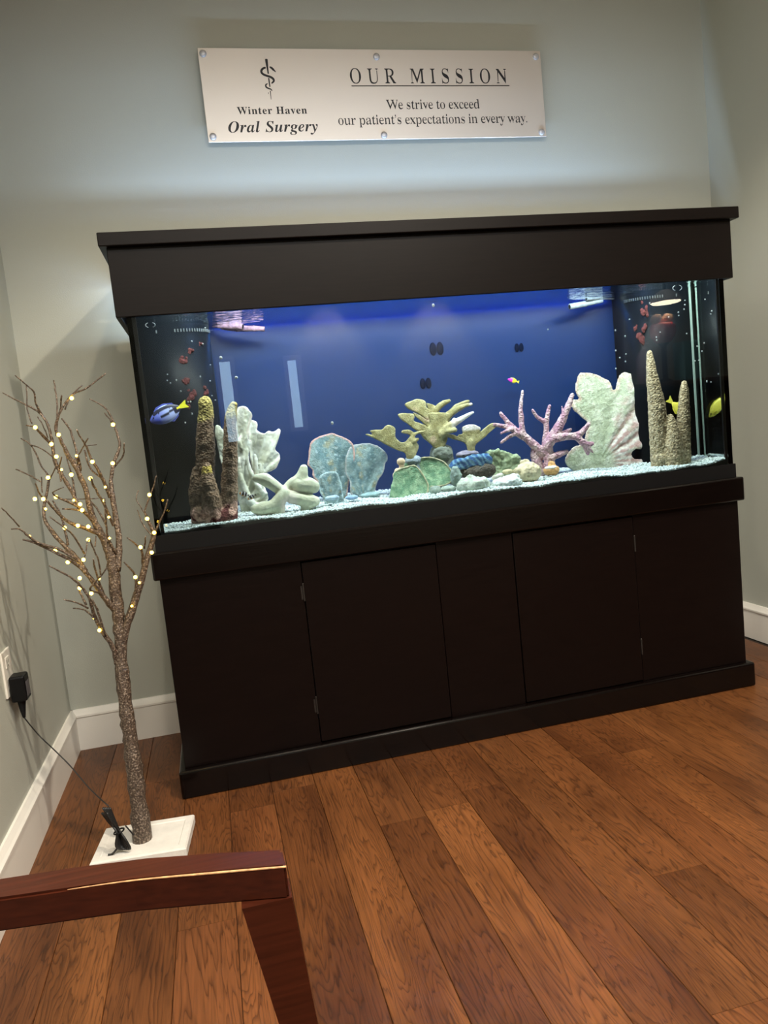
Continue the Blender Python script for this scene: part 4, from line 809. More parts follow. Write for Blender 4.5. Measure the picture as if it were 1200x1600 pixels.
# pale rubble in front of the fan
def rubble(name, label, parts, col, dsp=0.003, mat=C_ROCK, cat='rock', vox=0.003, sc=60):
    o = organic(name, parts, vox, mat, None, [(dsp, sc, 3.0), (dsp*0.4, sc*3, 6.0)], lambda P, Nn: mixc(col, tuple(min(1, c*1.35) for c in col), sstep(nz(P, 45, 2.0), -0.4, 0.5)))
    return tag(o, label, cat)
rubble('coral_rubble', 'flat pale blue coral chip lying at the foot of the smallest fan plate', [blob(K1, 290, 885, 12, 4.5, -0.40)], (0.36, 0.48, 0.55), 0.002)
rubble('coral_rubble', 'small sky blue coral chip on gravel between two fan plates', [blob(K1, 520, 880, 11, 3.6, -0.37)], (0.30, 0.44, 0.62), 0.002)
rubble('coral_rubble', 'grey-green coral slab lying on gravel beside the green cup corals', [blob(K1, 740, 850, 16, 4.5, -0.30)], (0.26, 0.38, 0.38), 0.002)

# --- elkhorn corals on the rockwork
EK = lambda P, Nn: mixc((0.27, 0.235, 0.095), (0.42, 0.38, 0.19), sstep(nz(P, 45, 3.0)+0.6*nz(P, 140, 5.0), -0.6, 0.6))
def tips(zt, c1=(0.80, 0.76, 0.66), side=None):
    def f(P, Nn):
        c = EK(P, Nn); t = sstep(P[:, 2]+0.008*nz(P, 60, 2.0), zt, zt+0.012)
        if side is not None: t = t*sstep(P[:, 0], side, side+0.01)
        return c*(1-t[:, None])+np.array(c1)[None]*t[:, None]
    return f
YE = -0.27
parts = [plate(K2, [(540, 185), (570, 172), (600, 176), (650, 172), (700, 182), (690, 240), (672, 330), (692, 370), (672, 430), (640, 455), (600, 452), (555, 410), (480, 335), (530, 310), (560, 255)], YE-0.012, 0.020)]
parts += [plate(K2, [(363, 110), (400, 88), (460, 67), (522, 85), (532, 130), (566, 165), (600, 240), (560, 250), (470, 185), (400, 152)], YE+0.012, 0.010)]
parts += [plate(K2, [(303, 190), (340, 178), (422, 184), (437, 210), (430, 236), (480, 256), (535, 280), (580, 330), (530, 340), (450, 312), (380, 262), (330, 225)], YE-0.018, 0.010)]
parts += [plate(K2, [(426, 170), (470, 190), (525, 225), (580, 280), (550, 290), (500, 252), (440, 203)], YE-0.005, 0.010)]
parts += [plate(K2, [(528, 102), (560, 105), (592, 118), (612, 152), (620, 220), (570, 200), (545, 150)], YE+0.025, 0.009)]
parts += branch(K2, 5, [(610, 240, 26, 0.02), (605, 165, 24, 0.02), (645, 112, 22, 0.015), (708, 82, 15, 0.01)], YE)
parts += branch(K2, 5, [(650, 300, 34, 0.015), (690, 210, 32, 0.015), (750, 158, 26, 0.01), (830, 120, 18, 0.005), (880, 108, 13, 0.0)], YE)
parts += branch(K2, 5, [(680, 200, 16, 0.03), (770, 118, 16, 0.03), (860, 84, 11, 0.03)], YE)
parts += branch(K2, 5, [(650, 340, 34), (690, 295, 30), (745, 258, 28), (820, 215, 19), (893, 172, 13)], YE-0.02)
parts += branch(K2, 5, [(735, 280, 22), (745, 225, 14)], YE-0.02)+branch(K2, 5, [(690, 320, 22), (755, 308, 17)], YE-0.03)
parts += branch(K2, 5, [(640, 420, 34), (645, 520, 34)], YE)
xw = in_tank(*K2(700, 260), YE)[0]; zw = in_tank(*K2(700, 290), YE)[2]
def colE(P, Nn):
    c = EK(P, Nn); t = sstep(P[:, 0], xw, xw+0.012)*(P[:, 1] < YE-0.004)*sstep(P[:, 2], zw-0.004, zw+0.004)
    c = c*(1-t[:, None])+np.array([0.74, 0.72, 0.66])[None]*t[:, None]
    p = sstep(nz(P, 22, 15.0), 0.25, 0.5)*0.6; return c*(1-p[:, None])+np.array([0.60, 0.42, 0.30])[None]*p[:, None]
o = organic('elkhorn_coral', parts, 0.0028, C_FINE, None, [(0.0018, 50, 4.0)], colE)
tag(o, 'largest olive elkhorn coral with spreading lobes on the middle grey rock', 'coral')
YL = -0.30
parts = [plate(K2, [(52, 345), (80, 342), (130, 358), (88, 318), (130, 308), (190, 304), (205, 283), (240, 270), (288, 298), (290, 365), (330, 408), (365, 400), (382, 380), (400, 350), (338, 332), (345, 310), (400, 310), (432, 332), (440, 360), (430, 390), (474, 430), (446, 500), (445, 540), (380, 540), (362, 492), (300, 466), (180, 405), (100, 365)], YL, 0.012)]
parts += branch(K2, 5, [(400, 440, 42), (410, 520, 36)], YL)+branch(K2, 5, [(415, 380, 24), (440, 340, 14), (520, 318, 9)], YL-0.004)+branch(K2, 5, [(425, 400, 20), (470, 380, 10)], YL-0.01)
o = organic('elkhorn_coral', parts, 0.0028, C_FINE, None, [(0.0018, 50, 7.0)], EK, lambda P: P+np.stack([0*P[:, 0], 0.006*np.sin(P[:, 0]*60), 0*P[:, 0]], 1))
tag(o, 'olive elkhorn coral with one wide antler lobe reaching towards the blue fan coral', 'coral')
YR = -0.285
parts = [plate(K2, [(850, 470), (832, 420), (780, 392), (668, 352), (690, 334), (750, 350), (822, 388), (802, 370), (778, 345), (815, 335), (808, 290), (870, 265), (942, 284), (948, 312), (922, 350), (910, 385), (962, 318), (1042, 258), (1088, 258), (1062, 300), (962, 386), (912, 422), (905, 480), (880, 505), (860, 505)], YR, 0.013)]
parts += branch(K2, 5, [(872, 400, 30), (875, 470, 24), (875, 500, 24)], YR)
zt = in_tank(*K2(880, 312), YR)[2]; xa_ = in_tank(*K2(790, 300), YR)[0]; xb_ = in_tank(*K2(965, 300), YR)[0]
def colR(P, Nn):
    c = EK(P, Nn); t = sstep(P[:, 2], zt-0.003, zt+0.005)*(P[:, 0] > xa_)*(P[:, 0] < xb_); return c*(1-t[:, None])+np.array([0.76, 0.70, 0.64])[None]*t[:, None]
o = organic('elkhorn_coral', parts, 0.0028, C_FINE, None, [(0.0018, 50, 2.0)], colR, lambda P: P+np.stack([0*P[:, 0], 0.008*np.sin(P[:, 0]*45+1), 0*P[:, 0]], 1))
tag(o, 'small olive elkhorn coral with a white-topped lobe above the blue clam', 'coral')
# --- rockwork under them
rubble('reef_rock', 'round grey rock with small holes carrying the largest elkhorn coral', [blob(K2, 648, 495, 19, 15.5, -0.27), blob(K2, 690, 560, 12, 14, -0.27), blob(K2, 700, 640, 17, 18, -0.27)], (0.16, 0.18, 0.15), 0.004)
rubble('reef_rock', 'flat purple-grey rock under the small white-topped elkhorn coral', [blob(K2, 850, 497, 18, 6, -0.285), blob(K2, 850, 560, 12, 12, -0.27), blob(K2, 840, 660, 18, 18, -0.26)], (0.22, 0.20, 0.26), 0.003)
rubble('reef_rock', 'pale blue-grey rock under the antler-lobed elkhorn coral', [blob(K2, 428, 545, 13, 8, -0.30), blob(K2, 420, 620, 15, 14, -0.29), blob(K2, 430, 710, 20, 16, -0.28)], (0.30, 0.36, 0.40), 0.003)
rubble('orange_sponge', 'small peach sponge knob on rock edge below the antler-lobed elkhorn', [blob(K2, 332, 555, 6.5, 6, -0.32), blob(K2, 338, 592, 4.5, 6, -0.32), blob(K2, 305, 632, 5.5, 5, -0.325), blob(K2, 285, 668, 4, 6, -0.33), blob(K2, 320, 690, 10, 14, -0.315)], (0.62, 0.45, 0.30), 0.002, cat='sponge')
GREEN = lambda P, Nn: mixc((0.135, 0.27, 0.155), (0.31, 0.45, 0.27), sstep(nz(P, 60, 3.0)+0.5*nz(P, 180, 4.0), -0.5, 0.6))
def cup(label, pts, y, lean, rim, dish):
    t = thing('cup_coral', label, 'coral', tuple(in_tank(*K2(*pts[-1]), y)))
    def w(P):
        Q = P.copy(); c = P.mean(0); s = P.max(0)-P.min(0); d = ((P-c)/s); rr = (d[:, 0]**2+d[:, 2]**2)*4
        Q[:, 1] += dish*(1-np.clip(rr, 0, 1))+lean*(P[:, 2]-P[:, 2].min()); return Q
    P0 = [in_tank(*K2(px, py), y) for px, py in pts]
    organic('cup', [plate(K2, pts, y, 0.009)], 0.0028, C_FINE, t, [(0.0012, 60, 1.0), (0.0008, 190, 2.0)], GREEN, w)
    zmin = min(p[2] for p in P0); Pr = [in_tank(*K2(px, py), y)+np.array([0, lean*max(0, in_tank(*K2(px, py), y)[2]-zmin)-0.004, 0]) for px, py in rim]
    P, R2 = smooth_path(Pr, [0.0028]*len(Pr), 4)
    organic('rim', [tube_vf(P, R2, 8)], 0.0018, C_FINE, t, [(0.0012, 90, 3.0)], (0.46, 0.43, 0.27))
cup('green cup coral plate with yellowish rim, the nearer of two overlapping', [(285, 650), (330, 620), (390, 600), (452, 590), (490, 622), (530, 690), (552, 740), (540, 850), (400, 890), (255, 880), (262, 760), (285, 690)], -0.375, 0.30, [(300, 636), (345, 614), (400, 598), (452, 590), (490, 622), (530, 690), (550, 742), (540, 800)], 0.008)
cup('rounded green cup coral dish behind the nearer green plate', [(350, 610), (400, 560), (500, 530), (580, 525), (670, 555), (720, 610), (742, 660), (722, 712), (680, 740), (600, 752), (540, 800), (440, 800), (380, 700)], -0.335, 0.32, [(500, 530), (580, 525), (670, 555), (720, 610), (742, 660), (722, 712), (680, 738), (610, 750), (560, 748)], 0.012)
rubble('coral_rubble', 'flat grey-olive rubble slab on gravel in front of the green dish', [blob(K2, 700, 770, 13, 5, -0.40), blob(K2, 600, 780, 9, 7, -0.41)], (0.26, 0.31, 0.26), 0.003)
rubble('coral_rubble', 'speckled grey coral stub between the green dish and the blue clam', [blob(K3, 175, 350, 9, 16, -0.37)], (0.22, 0.28, 0.25), 0.004, sc=110)
# --- giant clam
clam = thing('giant_clam', 'giant clam with bright blue striped mantle and dark brown shell', 'clam', tuple(in_tank(*K3(350, 340), -0.34)))
o = organic('shell', [blob(K3, 350, 310, 27, 10.5, -0.345, 0.03), blob(K3, 425, 298, 16, 12, -0.345, 0.03)], 0.003, C_ROUGH, clam, [(0.004, 60, 5.0), (0.002, 150, 5.0)], (0.075, 0.065, 0.05))
def mcol(P, Nn):
    n = np.sin(P[:, 0]*330+3*nz(P, 50, 6.0)+P[:, 2]*200); return mixc((0.02, 0.075, 0.20), (0.13, 0.26, 0.34), sstep(n, -0.6, 1.0))
organic('mantle', [plate(K3, [(118, 262), (170, 222), (230, 198), (330, 172), (440, 162), (480, 200), (462, 245), (400, 262), (340, 256), (260, 275), (200, 290), (150, 288)], -0.345, 0.035)], 0.003, C_FINE, clam, [(0.004, 70, 2.0)], mcol,
        lambda P: P+np.stack([0*P[:, 0], 0*P[:, 0], 0.0015*np.sin(P[:, 0]*110)+0.20*(P[:, 1]+0.345)], 1))
# --- rocks towards the pink coral
rubble('reef_rock', 'lumpy green-tinged rock with pale knobs behind the blue clam', [plate(K3, [(438, 150), (480, 130), (540, 128), (600, 150), (690, 168), (722, 220), (710, 300), (700, 400), (520, 400), (490, 310), (465, 250)], -0.275, 0.05)]+[blob(K3, 470, 150, 5, 4, -0.30), blob(K3, 530, 140, 5, 4, -0.30), blob(K3, 690, 180, 5, 4, -0.30)], (0.27, 0.33, 0.20), 0.006)
rubble('brain_coral', 'rounded beige lumpy coral with orange tints on gravel before the pink branches', [blob(K3, 790, 320, 20.5, 15.5, -0.375), blob(K3, 700, 300, 7, 5, -0.39), blob(K3, 765, 232, 8, 5, -0.36)], (0.56, 0.47, 0.30), 0.005, cat='coral', sc=75)
rubble('reef_rock', 'low pale grey-green rock half buried in gravel below the blue clam', [blob(K3, 320, 425, 26, 12.5, -0.43), blob(K3, 300, 370, 9, 6, -0.425), blob(K3, 430, 445, 9, 7, -0.43)], (0.46, 0.50, 0.40), 0.006)
rubble('reef_rock', 'low whitish lumpy rock between the beige coral and the blue clam', [blob(K3, 610, 405, 24, 9, -0.42), blob(K3, 660, 375, 11, 8, -0.415)], (0.58, 0.62, 0.57), 0.006)
rubble('coral_rubble', 'pair of small round nodules above the low whitish rock', [blob(K3, 508, 365, 5.5, 4.6, -0.40), blob(K3, 552, 345, 6, 4, -0.395)], (0.48, 0.46, 0.38), 0.002)
rubble('coral_rubble', 'tan leaf-shaped rubble leaning on the lumpy green-tinged rock', [blob(K3, 615, 312, 9, 4, -0.385)], (0.48, 0.42, 0.24), 0.002)
sp = thing('cup_sponge', 'small orange cup with a white top on gravel under the pink coral', 'sponge', tuple(in_tank(*K3(990, 330), -0.34)))
organic('cup', [blob(K3, 990, 298, 13, 7, -0.34), blob(K3, 990, 250, 6, 5, -0.335)], 0.0026, C_FINE, sp, [(0.003, 70, 2.0)], (0.66, 0.36, 0.14))
organic('cup_top', [blob(K3, 985, 276, 10.5, 2.8, -0.345)], 0.0022, C_FINE, sp, [(0.0015, 120, 2.0)], (0.78, 0.74, 0.66))

# --- pink branching coral
YP = -0.29; b = lambda pts, dy=0: branch(K5, 4.7059, pts, YP+dy)
parts = b([(440, 680, 46), (440, 620, 40), (430, 560, 36), (430, 480, 38)])
parts += b([(425, 500, 38), (470, 420, 36), (530, 320, 31), (575, 210, 23), (607, 130, 15)], -0.006)
parts += b([(405, 560, 34), (330, 500, 31), (262, 440, 28), (200, 402, 28), (140, 340, 20), (80, 262, 13)], 0.006)
parts += b([(185, 385, 22), (120, 362, 16), (35, 346, 13)], 0.0)+b([(170, 378, 14), (128, 390, 13), (84, 410, 9)], -0.012)+b([(190, 410, 18), (140, 435, 15), (86, 478, 10)], -0.008)
parts += b([(245, 430, 24), (233, 330, 21), (228, 220, 16), (241, 100, 11)], 0.008)
parts += b([(410, 480, 28), (416, 380, 20), (420, 300, 18), (440, 208, 12)], 0.016)+b([(412, 330, 16), (350, 290, 14), (314, 240, 11)], 0.018)
parts += b([(470, 450, 30), (560, 432, 27), (640, 428, 27), (690, 388, 20), (727, 344, 14)], -0.018)
parts += b([(640, 440, 24), (700, 488, 24), (755, 486, 14)], -0.022)+b([(695, 490, 22), (722, 560, 14)], -0.02)+b([(725, 515, 14), (757, 548, 7)], -0.024)
parts += b([(500, 430, 20), (560, 400, 17), (594, 382, 12)], 0.0)+b([(445, 590, 24), (505, 565, 24), (568, 545, 15)], -0.01)
parts += b([(370, 690, 40), (350, 630, 38), (325, 550, 28), (340, 500, 22)], 0.014)+b([(375, 590, 20), (420, 540, 24)], 0.01)+b([(538, 270, 9), (530, 214, 7)], 0.01)
zp0, zp1 = in_tank(*K5(400, 600), YP)[2], in_tank(*K5(400, 120), YP)[2]
def colP(P, Nn):
    n = nz(P, 55, 5.0); c = mixc((0.42, 0.225, 0.285), (0.60, 0.42, 0.42), sstep(n, -0.4, 0.5))
    t = 0.5*sstep(P[:, 2], zp1-0.05, zp1); return c*(1-t[:, None])+np.array([0.68, 0.60, 0.57])[None]*t[:, None]
o = organic('branching_coral', parts, 0.0026, C_ROUGH, None, [(0.0016, 60, 2.0), (0.0010, 170, 3.0)], colP)
tag(o, 'pink antler-like branching coral in front of the broad pale green plate', 'coral')

# --- broad pale plate coral
YQ = -0.215
PL = [(490, 120), (545, 122), (592, 142), (622, 165), (629, 194), (642, 193), (652, 150), (680, 117), (722, 138), (762, 178), (800, 240), (822, 330), (812, 430), (780, 462), (715, 461), (697, 485), (715, 507), (775, 510), (790, 540), (760, 580), (520, 580), (430, 553), (402, 520), (415, 480), (450, 450), (492, 440), (502, 400), (515, 350), (500, 330), (465, 300), (440, 265), (446, 240), (481, 238), (463, 205), (470, 160)]
cq = in_tank(*K9(560, 520), YQ)
polyQ = [in_tank(*K9(px, py), YQ) for px, py in PL]
def colQ(P, Nn):
    n = nz(P, 24, 5.0); n2 = nz(P, 70, 8.0); n3 = nz(P, 200, 4.0)
    c = mixc((0.42, 0.46, 0.31), (0.56, 0.58, 0.43), sstep(n+0.4*n2, -0.5, 0.5))
    d = P-cq; an = np.arctan2(d[:, 0], d[:, 2]); r = np.hypot(d[:, 0], d[:, 2])
    t = sstep(an+0.25*n+0.2*n2, 0.45, 0.8)*sstep(r, 0.035, 0.08)
    pk = mixc((0.46, 0.29, 0.25), (0.74, 0.68, 0.60), sstep(n2+0.5*n3+0.6*np.sin(an*34), -0.6, 0.7)); c = c*(1-t[:, None])+pk*t[:, None]
    e = sstep(-edge_dist(P, polyQ)+0.010*n2+0.006*n3, -0.016, -0.004)*sstep(P[:, 2], 0.80, 0.83)
    ec = mixc((0.48, 0.34, 0.24), (0.66, 0.60, 0.48), sstep(n3+n2, -0.4, 0.5)); return c*(1-e[:, None])+ec*e[:, None]
def warpQ(P):
    Q = P.copy(); d = P-cq; an = np.arctan2(d[:, 0], np.maximum(d[:, 2], 0.01)); r = np.hypot(d[:, 0], d[:, 2])
    Q[:, 1] += 0.022*r*np.cos(an*17)*sstep(an, -0.1, 0.7)-1.0*d[:, 0]**2+0.10*np.maximum(d[:, 2], 0); return Q
o = organic('plate_coral', [plate(K9, PL, YQ, 0.009, dense=2)], 0.0028, C_FINE, None, [(0.0022, 60, 2.0), (0.0016, 190, 3.0)], colQ, warpQ)
tag(o, 'broad pale green plate coral with a notched edge behind the pink branches', 'coral')

# --- right tan pillar coral
YT = -0.395; b = lambda pts, dy=0: branch(K9, 2.857, pts, YT+dy, 12)
parts = b([(785, 33, 12), (789, 80, 18), (795, 130, 24), (806, 200, 31), (818, 280, 38), (824, 380, 39), (832, 470, 42), (838, 600, 40)], 0.008)
parts += b([(879, 320, 14), (884, 370, 28), (888, 430, 40), (890, 500, 48), (890, 600, 44)], -0.014)
parts += b([(940, 172, 13), (939, 210, 20), (937, 300, 27), (935, 400, 31), (930, 480, 37), (925, 600, 38)])
parts += b([(838, 505, 42), (925, 512, 42)])+b([(838, 600, 40), (925, 600, 42)])
o = organic('pillar_coral', parts, 0.0030, C_ROUGH, None, [(0.0014, 60, 2.0), (0.0016, 190, 3.0)], lambda P, Nn: mixc((0.32, 0.24, 0.13), (0.60, 0.49, 0.31), sstep(nz(P, 190, 3.0), -0.4, 0.5)))
tag(o, 'tan bumpy pillar coral with three tapering columns before the broad plate', 'coral')

# ================================================================== fish
def fish(name, label, head, tail, y, hgt, thick, colour, tailcol, tail_len=0.28, tail_h=0.5, profile=None, deep=0.0, finc=None):
    """a fish from the tip of its mouth to the end of its tail fin (pixels), hgt = body height / body length"""
    A_ = in_tank(*head, y); B_ = in_tank(*tail, y+deep)
    ax = B_-A_; L = np.linalg.norm(ax); ax /= L; lb = L*(1-tail_len*0.8)
    up = np.array([0, 0, 1.0]); up -= ax*(up@ax); up /= np.linalg.norm(up); sd = np.cross(ax, up)
    t = thing(name, label, 'fish', tuple(A_+ax*L/2))
    m = 18; n = 14; V, F = [], []
    for i in range(m+1):
        s = i/m
        h = profile(s) if profile else (math.sin(math.pi*min(1, s*0.94+0.02))**0.72)
        h = max(h, 0.16 if i > m*0.8 else 0.03)
        for k in range(n):
            a = 2*math.pi*k/n; V.append(A_+ax*lb*s+up*(math.sin(a)*hgt*lb/2*h)+sd*(math.cos(a)*thick*lb/2*min(1, h**0.8)))
    for i in range(m):
        for k in range(n): F.append((i*n+k, i*n+(k+1) % n, (i+1)*n+(k+1) % n, (i+1)*n+k))
    F += [tuple(reversed(range(n))), tuple(m*n+k for k in range(n))]
    me = mesh('body', V, F, True); fix_normals(me)
    bm = bmesh.new(); bm.from_mesh(me); bmesh.ops.subdivide_edges(bm, edges=bm.edges[:], cuts=2, use_grid_fill=True); bm.to_mesh(me); bm.free()
    me.polygons.foreach_set('use_smooth', [True]*len(me.polygons))
    def loc(P):
        d = P-A_; return (d@ax)/lb, (d@up)/(hgt*lb/2), (d@sd)/(thick*lb/2)
    set_col(me, lambda P, Nn: colour(*loc(P)))
    link('body', me, FISH, t)
    def fin(nm, pts, col, th=0.0012, off=0.0):
        P = [A_+ax*lb*a+up*hgt*lb/2*c+sd*off for a, c in pts]
        me = mesh(nm, *prism_vf([p-sd*th/2 for p in P], sd*th)); fix_normals(me); set_col(me, lambda P, Nn: np.tile(col, (len(P), 1))); link(nm, me, FISH, t)
    s1 = L/lb; q = tail_h/hgt
    fin('tail_fin', [(0.96, 0.13), (s1, q), (s1-0.06, 0), (s1, -q), (0.96, -0.13)], tailcol)
    fc = finc if finc is not None else tailcol
    fin('dorsal_fin', [(0.22, 0.78), (0.35, 1.12), (0.6, 1.16), (0.85, 0.80), (0.9, 0.42), (0.6, 0.8)], fc)
    fin('anal_fin', [(0.5, -0.85), (0.65, -1.14), (0.85, -0.78), (0.9, -0.4)], fc)
    fin('pectoral_fin', [(0.27, -0.05), (0.42, 0.2), (0.46, -0.15), (0.40, -0.35)], fc, 0.0008, -thick*lb/2*0.98)
    for sgn in (-1, 1):
        e = A_+ax*lb*0.14+up*hgt*lb/2*0.22+sd*sgn*thick*lb/2*0.62
        r = 0.024*lb*(1.0 if hgt > 0.5 else 1.3)
        link('eye', mesh('eye', *ball_vf(e, r, nu=8, nv=6), smooth=True), MT['black'], t)
    return t
FISH = attr_mat('fish_skin', 0.35, 60, 0.05, 0.0, spec=0.5)
def tang_col(s, h, w):
    c = mixc((0.20, 0.26, 1.0), (0.52, 0.60, 1.0), sstep(s, 0.1, 0.7))
    face = sstep(-s, -0.34, -0.26)*sstep(-h, -0.1, 0.3); c = c*(1-0.6*face[:, None])+np.array([0.05, 0.10, 1.0])[None]*0.6*face[:, None]
    pal = (((s > 0.16) & (h > 0.42-0.2*np.abs(s-0.5)) & (h < 0.86)) | ((s > 0.34) & (abs(h+0.02-0.25*(s-0.5)) < 0.15)) | ((s > 0.78) & (abs(h) < 0.45))).astype(float)
    oval = (((s-0.52)/0.2)**2+((h-0.28)/0.2)**2 < 1).astype(float); pal = pal*(1-oval)
    c = c*(1-pal[:, None])+np.array([0.012, 0.014, 0.04])[None]*pal[:, None]
    ye = ((s > 0.90) & (abs(h) < 0.10)).astype(float); return c*(1-ye[:, None])+np.array([0.85, 0.75, 0.03])[None]*ye[:, None]
fish('blue_tang', 'royal blue tang with black markings and yellow tail by the dark end pane', K8(128, 1425), K8(612, 1180), -0.355, 0.56, 0.17, tang_col, (0.85, 0.78, 0.04), 0.26, 0.26, finc=(0.10, 0.13, 0.55))
yel = lambda s, h, w: np.tile((0.85, 0.74, 0.10), (len(s), 1))
fish('yellow_tang', 'yellow fish mostly hidden behind the tan pillar coral, only its tail showing', K9(965, 330), K9(866, 236), -0.30, 0.42, 0.16, yel, (0.85, 0.76, 0.10), 0.26, 0.30)
gram = lambda s, h, w: mixc((0.62, 0.02, 0.45), (0.92, 0.75, 0.03), sstep(s, 0.46, 0.54))
fish('royal_gramma', 'tiny magenta and yellow fish swimming against the blue back panel', K9(152, 150), K9(203, 163), -0.13, 0.46, 0.22, gram, (0.92, 0.78, 0.04), 0.25, 0.3)
def clown(s, h, w):
    c = np.tile((0.010, 0.010, 0.012), (len(s), 1)); o_ = sstep(-s-0.10*np.maximum(h, 0), -0.24, -0.20); c = c*(1-o_[:, None])+np.array([0.75, 0.33, 0.04])[None]*o_[:, None]
    be = sstep(-h, 0.35, 0.6)*(s < 0.75); c = c*(1-be[:, None])+np.array([0.75, 0.36, 0.05])[None]*be[:, None]
    wb = ((abs(s-0.27) < 0.055) | (abs(s-0.62) < 0.05) | (abs(s-0.92) < 0.05)).astype(float); return c*(1-wb[:, None])+np.array([0.85, 0.85, 0.85])[None]*wb[:, None]
fish('clownfish', 'black and orange clownfish nearer the brown pillar coral, of two', K4(322, 962), K4(420, 985), -0.40, 0.55, 0.26, clown, (0.02, 0.02, 0.02), 0.22, 0.3)
fish('clownfish', 'black and orange clownfish nearer the cream finger coral, of two', K4(402, 1022), K4(482, 975), -0.40, 0.52, 0.26, clown, (0.02, 0.02, 0.02), 0.22, 0.3)

# ================================================================== return nozzles at the water line, suction cups, dark lobed shapes
def nozzle(label, segs, y, mat, sc, K):
    t = thing('return_nozzle', label, 'water nozzle', tuple(in_tank(*K(*segs[0][0][:2]), y)))
    for i, seg in enumerate(segs):
        P = [in_tank(*K(p[0], p[1]), y+p[3]) for p in seg]; Rr = [p[2]/sc*px_size(*K(p[0], p[1]), y) for p in seg]
        V1, F1 = tube_vf(*smooth_path(P, Rr, 3), n=14)
        rings = [ball_vf(P[j], Rr[j]*1.12, nu=12, nv=8) for j in range(1, len(P)-1)]
        me = mesh('outlet_pipe', *join((V1, F1), *rings), smooth=True); o = link('outlet_pipe', me, mat, t)
        d = P[-1]-P[-2]; d /= np.linalg.norm(d)
        me = mesh('opening', *tube_vf([P[-1]-d*0.004, P[-1]+d*0.0006], Rr[-1]*0.7, 14)); link('opening', me, MT['gap'], o)
    return t
pinkish = plain('coralline_crust', (0.30, 0.17, 0.20), 0.8, noise_scale=90, noise_amt=0.45, bump=0.6, bump_scale=140)
greyp = plain('grey_nozzle_plastic', (0.30, 0.33, 0.33), 0.5, noise_scale=80, noise_amt=0.25)
nozzle('pair of purple-crusted return nozzles by the left overflow tower near the blue tang', [[(165, 362, 16, 0.03), (300, 362, 36, 0.0), (470, 362, 50, -0.02), (640, 372, 44, -0.035)], [(330, 380, 36, 0.0), (560, 400, 44, 0.0), (800, 400, 40, -0.01), (955, 408, 34, -0.015)]], -0.165, pinkish, 9.231, K7)
KR = crop(850, 420, 3.636)
nozzle('pair of pale grey return nozzles beside the overflow tower behind the broad plate coral', [[(395, 165, 9, 0.03), (320, 163, 13, 0.0), (240, 166, 15, -0.02)], [(330, 180, 12, 0.005), (230, 200, 15, -0.005), (145, 216, 16, -0.015)]], -0.165, greyp, 3.636, KR)
def glass_mark(label, u, w, y, r, dark, lobes=True):
    t = thing('tank_mark', label, 'suction cup', tuple(in_tank(u, w, y)))
    c = in_tank(u, w, y); k = px_size(u, w, y)
    if dark:  # a pair of flat dark lobes, not identified as any part
        for s in (-1, 1):
            link('lobe', mesh('lobe', *ball_vf((c[0]+s*r*0.5*k, c[1], c[2]), r*0.48*k, 0.003, r*0.9*k, 12, 8), smooth=True), MT['dark_lobe'], t)
    else:
        for s in (-1, 1):
            pts = [(c[0]+s*r*k*math.cos(a), c[1], c[2]+0.55*r*k*math.sin(a)) for a in np.linspace(-1.1, 1.1, 12)]
            link('cup_edge', mesh('cup_edge', *tube_vf(pts, [0.0005+0.0009*math.sin(math.pi*i/11) for i in range(12)], 6), smooth=True), MT['clear'], t)
    return t
MT['dark_lobe'] = plain('matte_dark_lobe', (0.002, 0.005, 0.018), 0.9, spec=0.05)
glass_mark('clear suction cup on the glass above the blue tang', 235, 508, yi0+0.0022, 7.5, False)
glass_mark('clear suction cup on the glass above the tan pillar coral', 1058, 450, yi0+0.0022, 7, False)
glass_mark('dark two-lobed shape on the blue panel high above the elkhorn corals', 682, 545, yi1-0.0035, 11, True)
glass_mark('faint dark two-lobed shape lower on the blue panel above the largest elkhorn', 665, 599, yi1-0.0035, 9, True)
glass_mark('small dark two-lobed shape on the blue panel above the magenta fish', 811, 543, yi1-0.0035, 7, True)

# ================================================================== lighted twig tree
YTR = -0.785
KT = crop(0, 560, 3.6364); KB = crop(0, 960, 3.75)
tree = thing('lighted_twig_tree', 'artificial brown twig tree with warm lights standing on a white base beside aquarium', 'tree', (-1.04, YTR, 0))
def bark_mat():
    m, nt, b = newmat('glitter_bark')
    tc = N(nt, 'ShaderNodeTexCoord'); n = N(nt, 'ShaderNodeTexNoise'); n.inputs['Scale'].default_value = 230; n.inputs['Detail'].default_value = 6
    nt.links.new(tc.outputs['Object'], n.inputs['Vector'])
    r = ramp(nt, [(0.3, (0.026, 0.017, 0.012)), (0.54, (0.095, 0.066, 0.046)), (0.76, (0.45, 0.36, 0.28))])
    nt.links.new(n.outputs[0], r.inputs[0]); nt.links.new(r.outputs[0], b.inputs['Base Color'])
    b.inputs['Roughness'].default_value = 0.45
    add_bump(nt, b, n.outputs[0], 0.9, 0.004); return m
MT['bark'] = bark_mat()
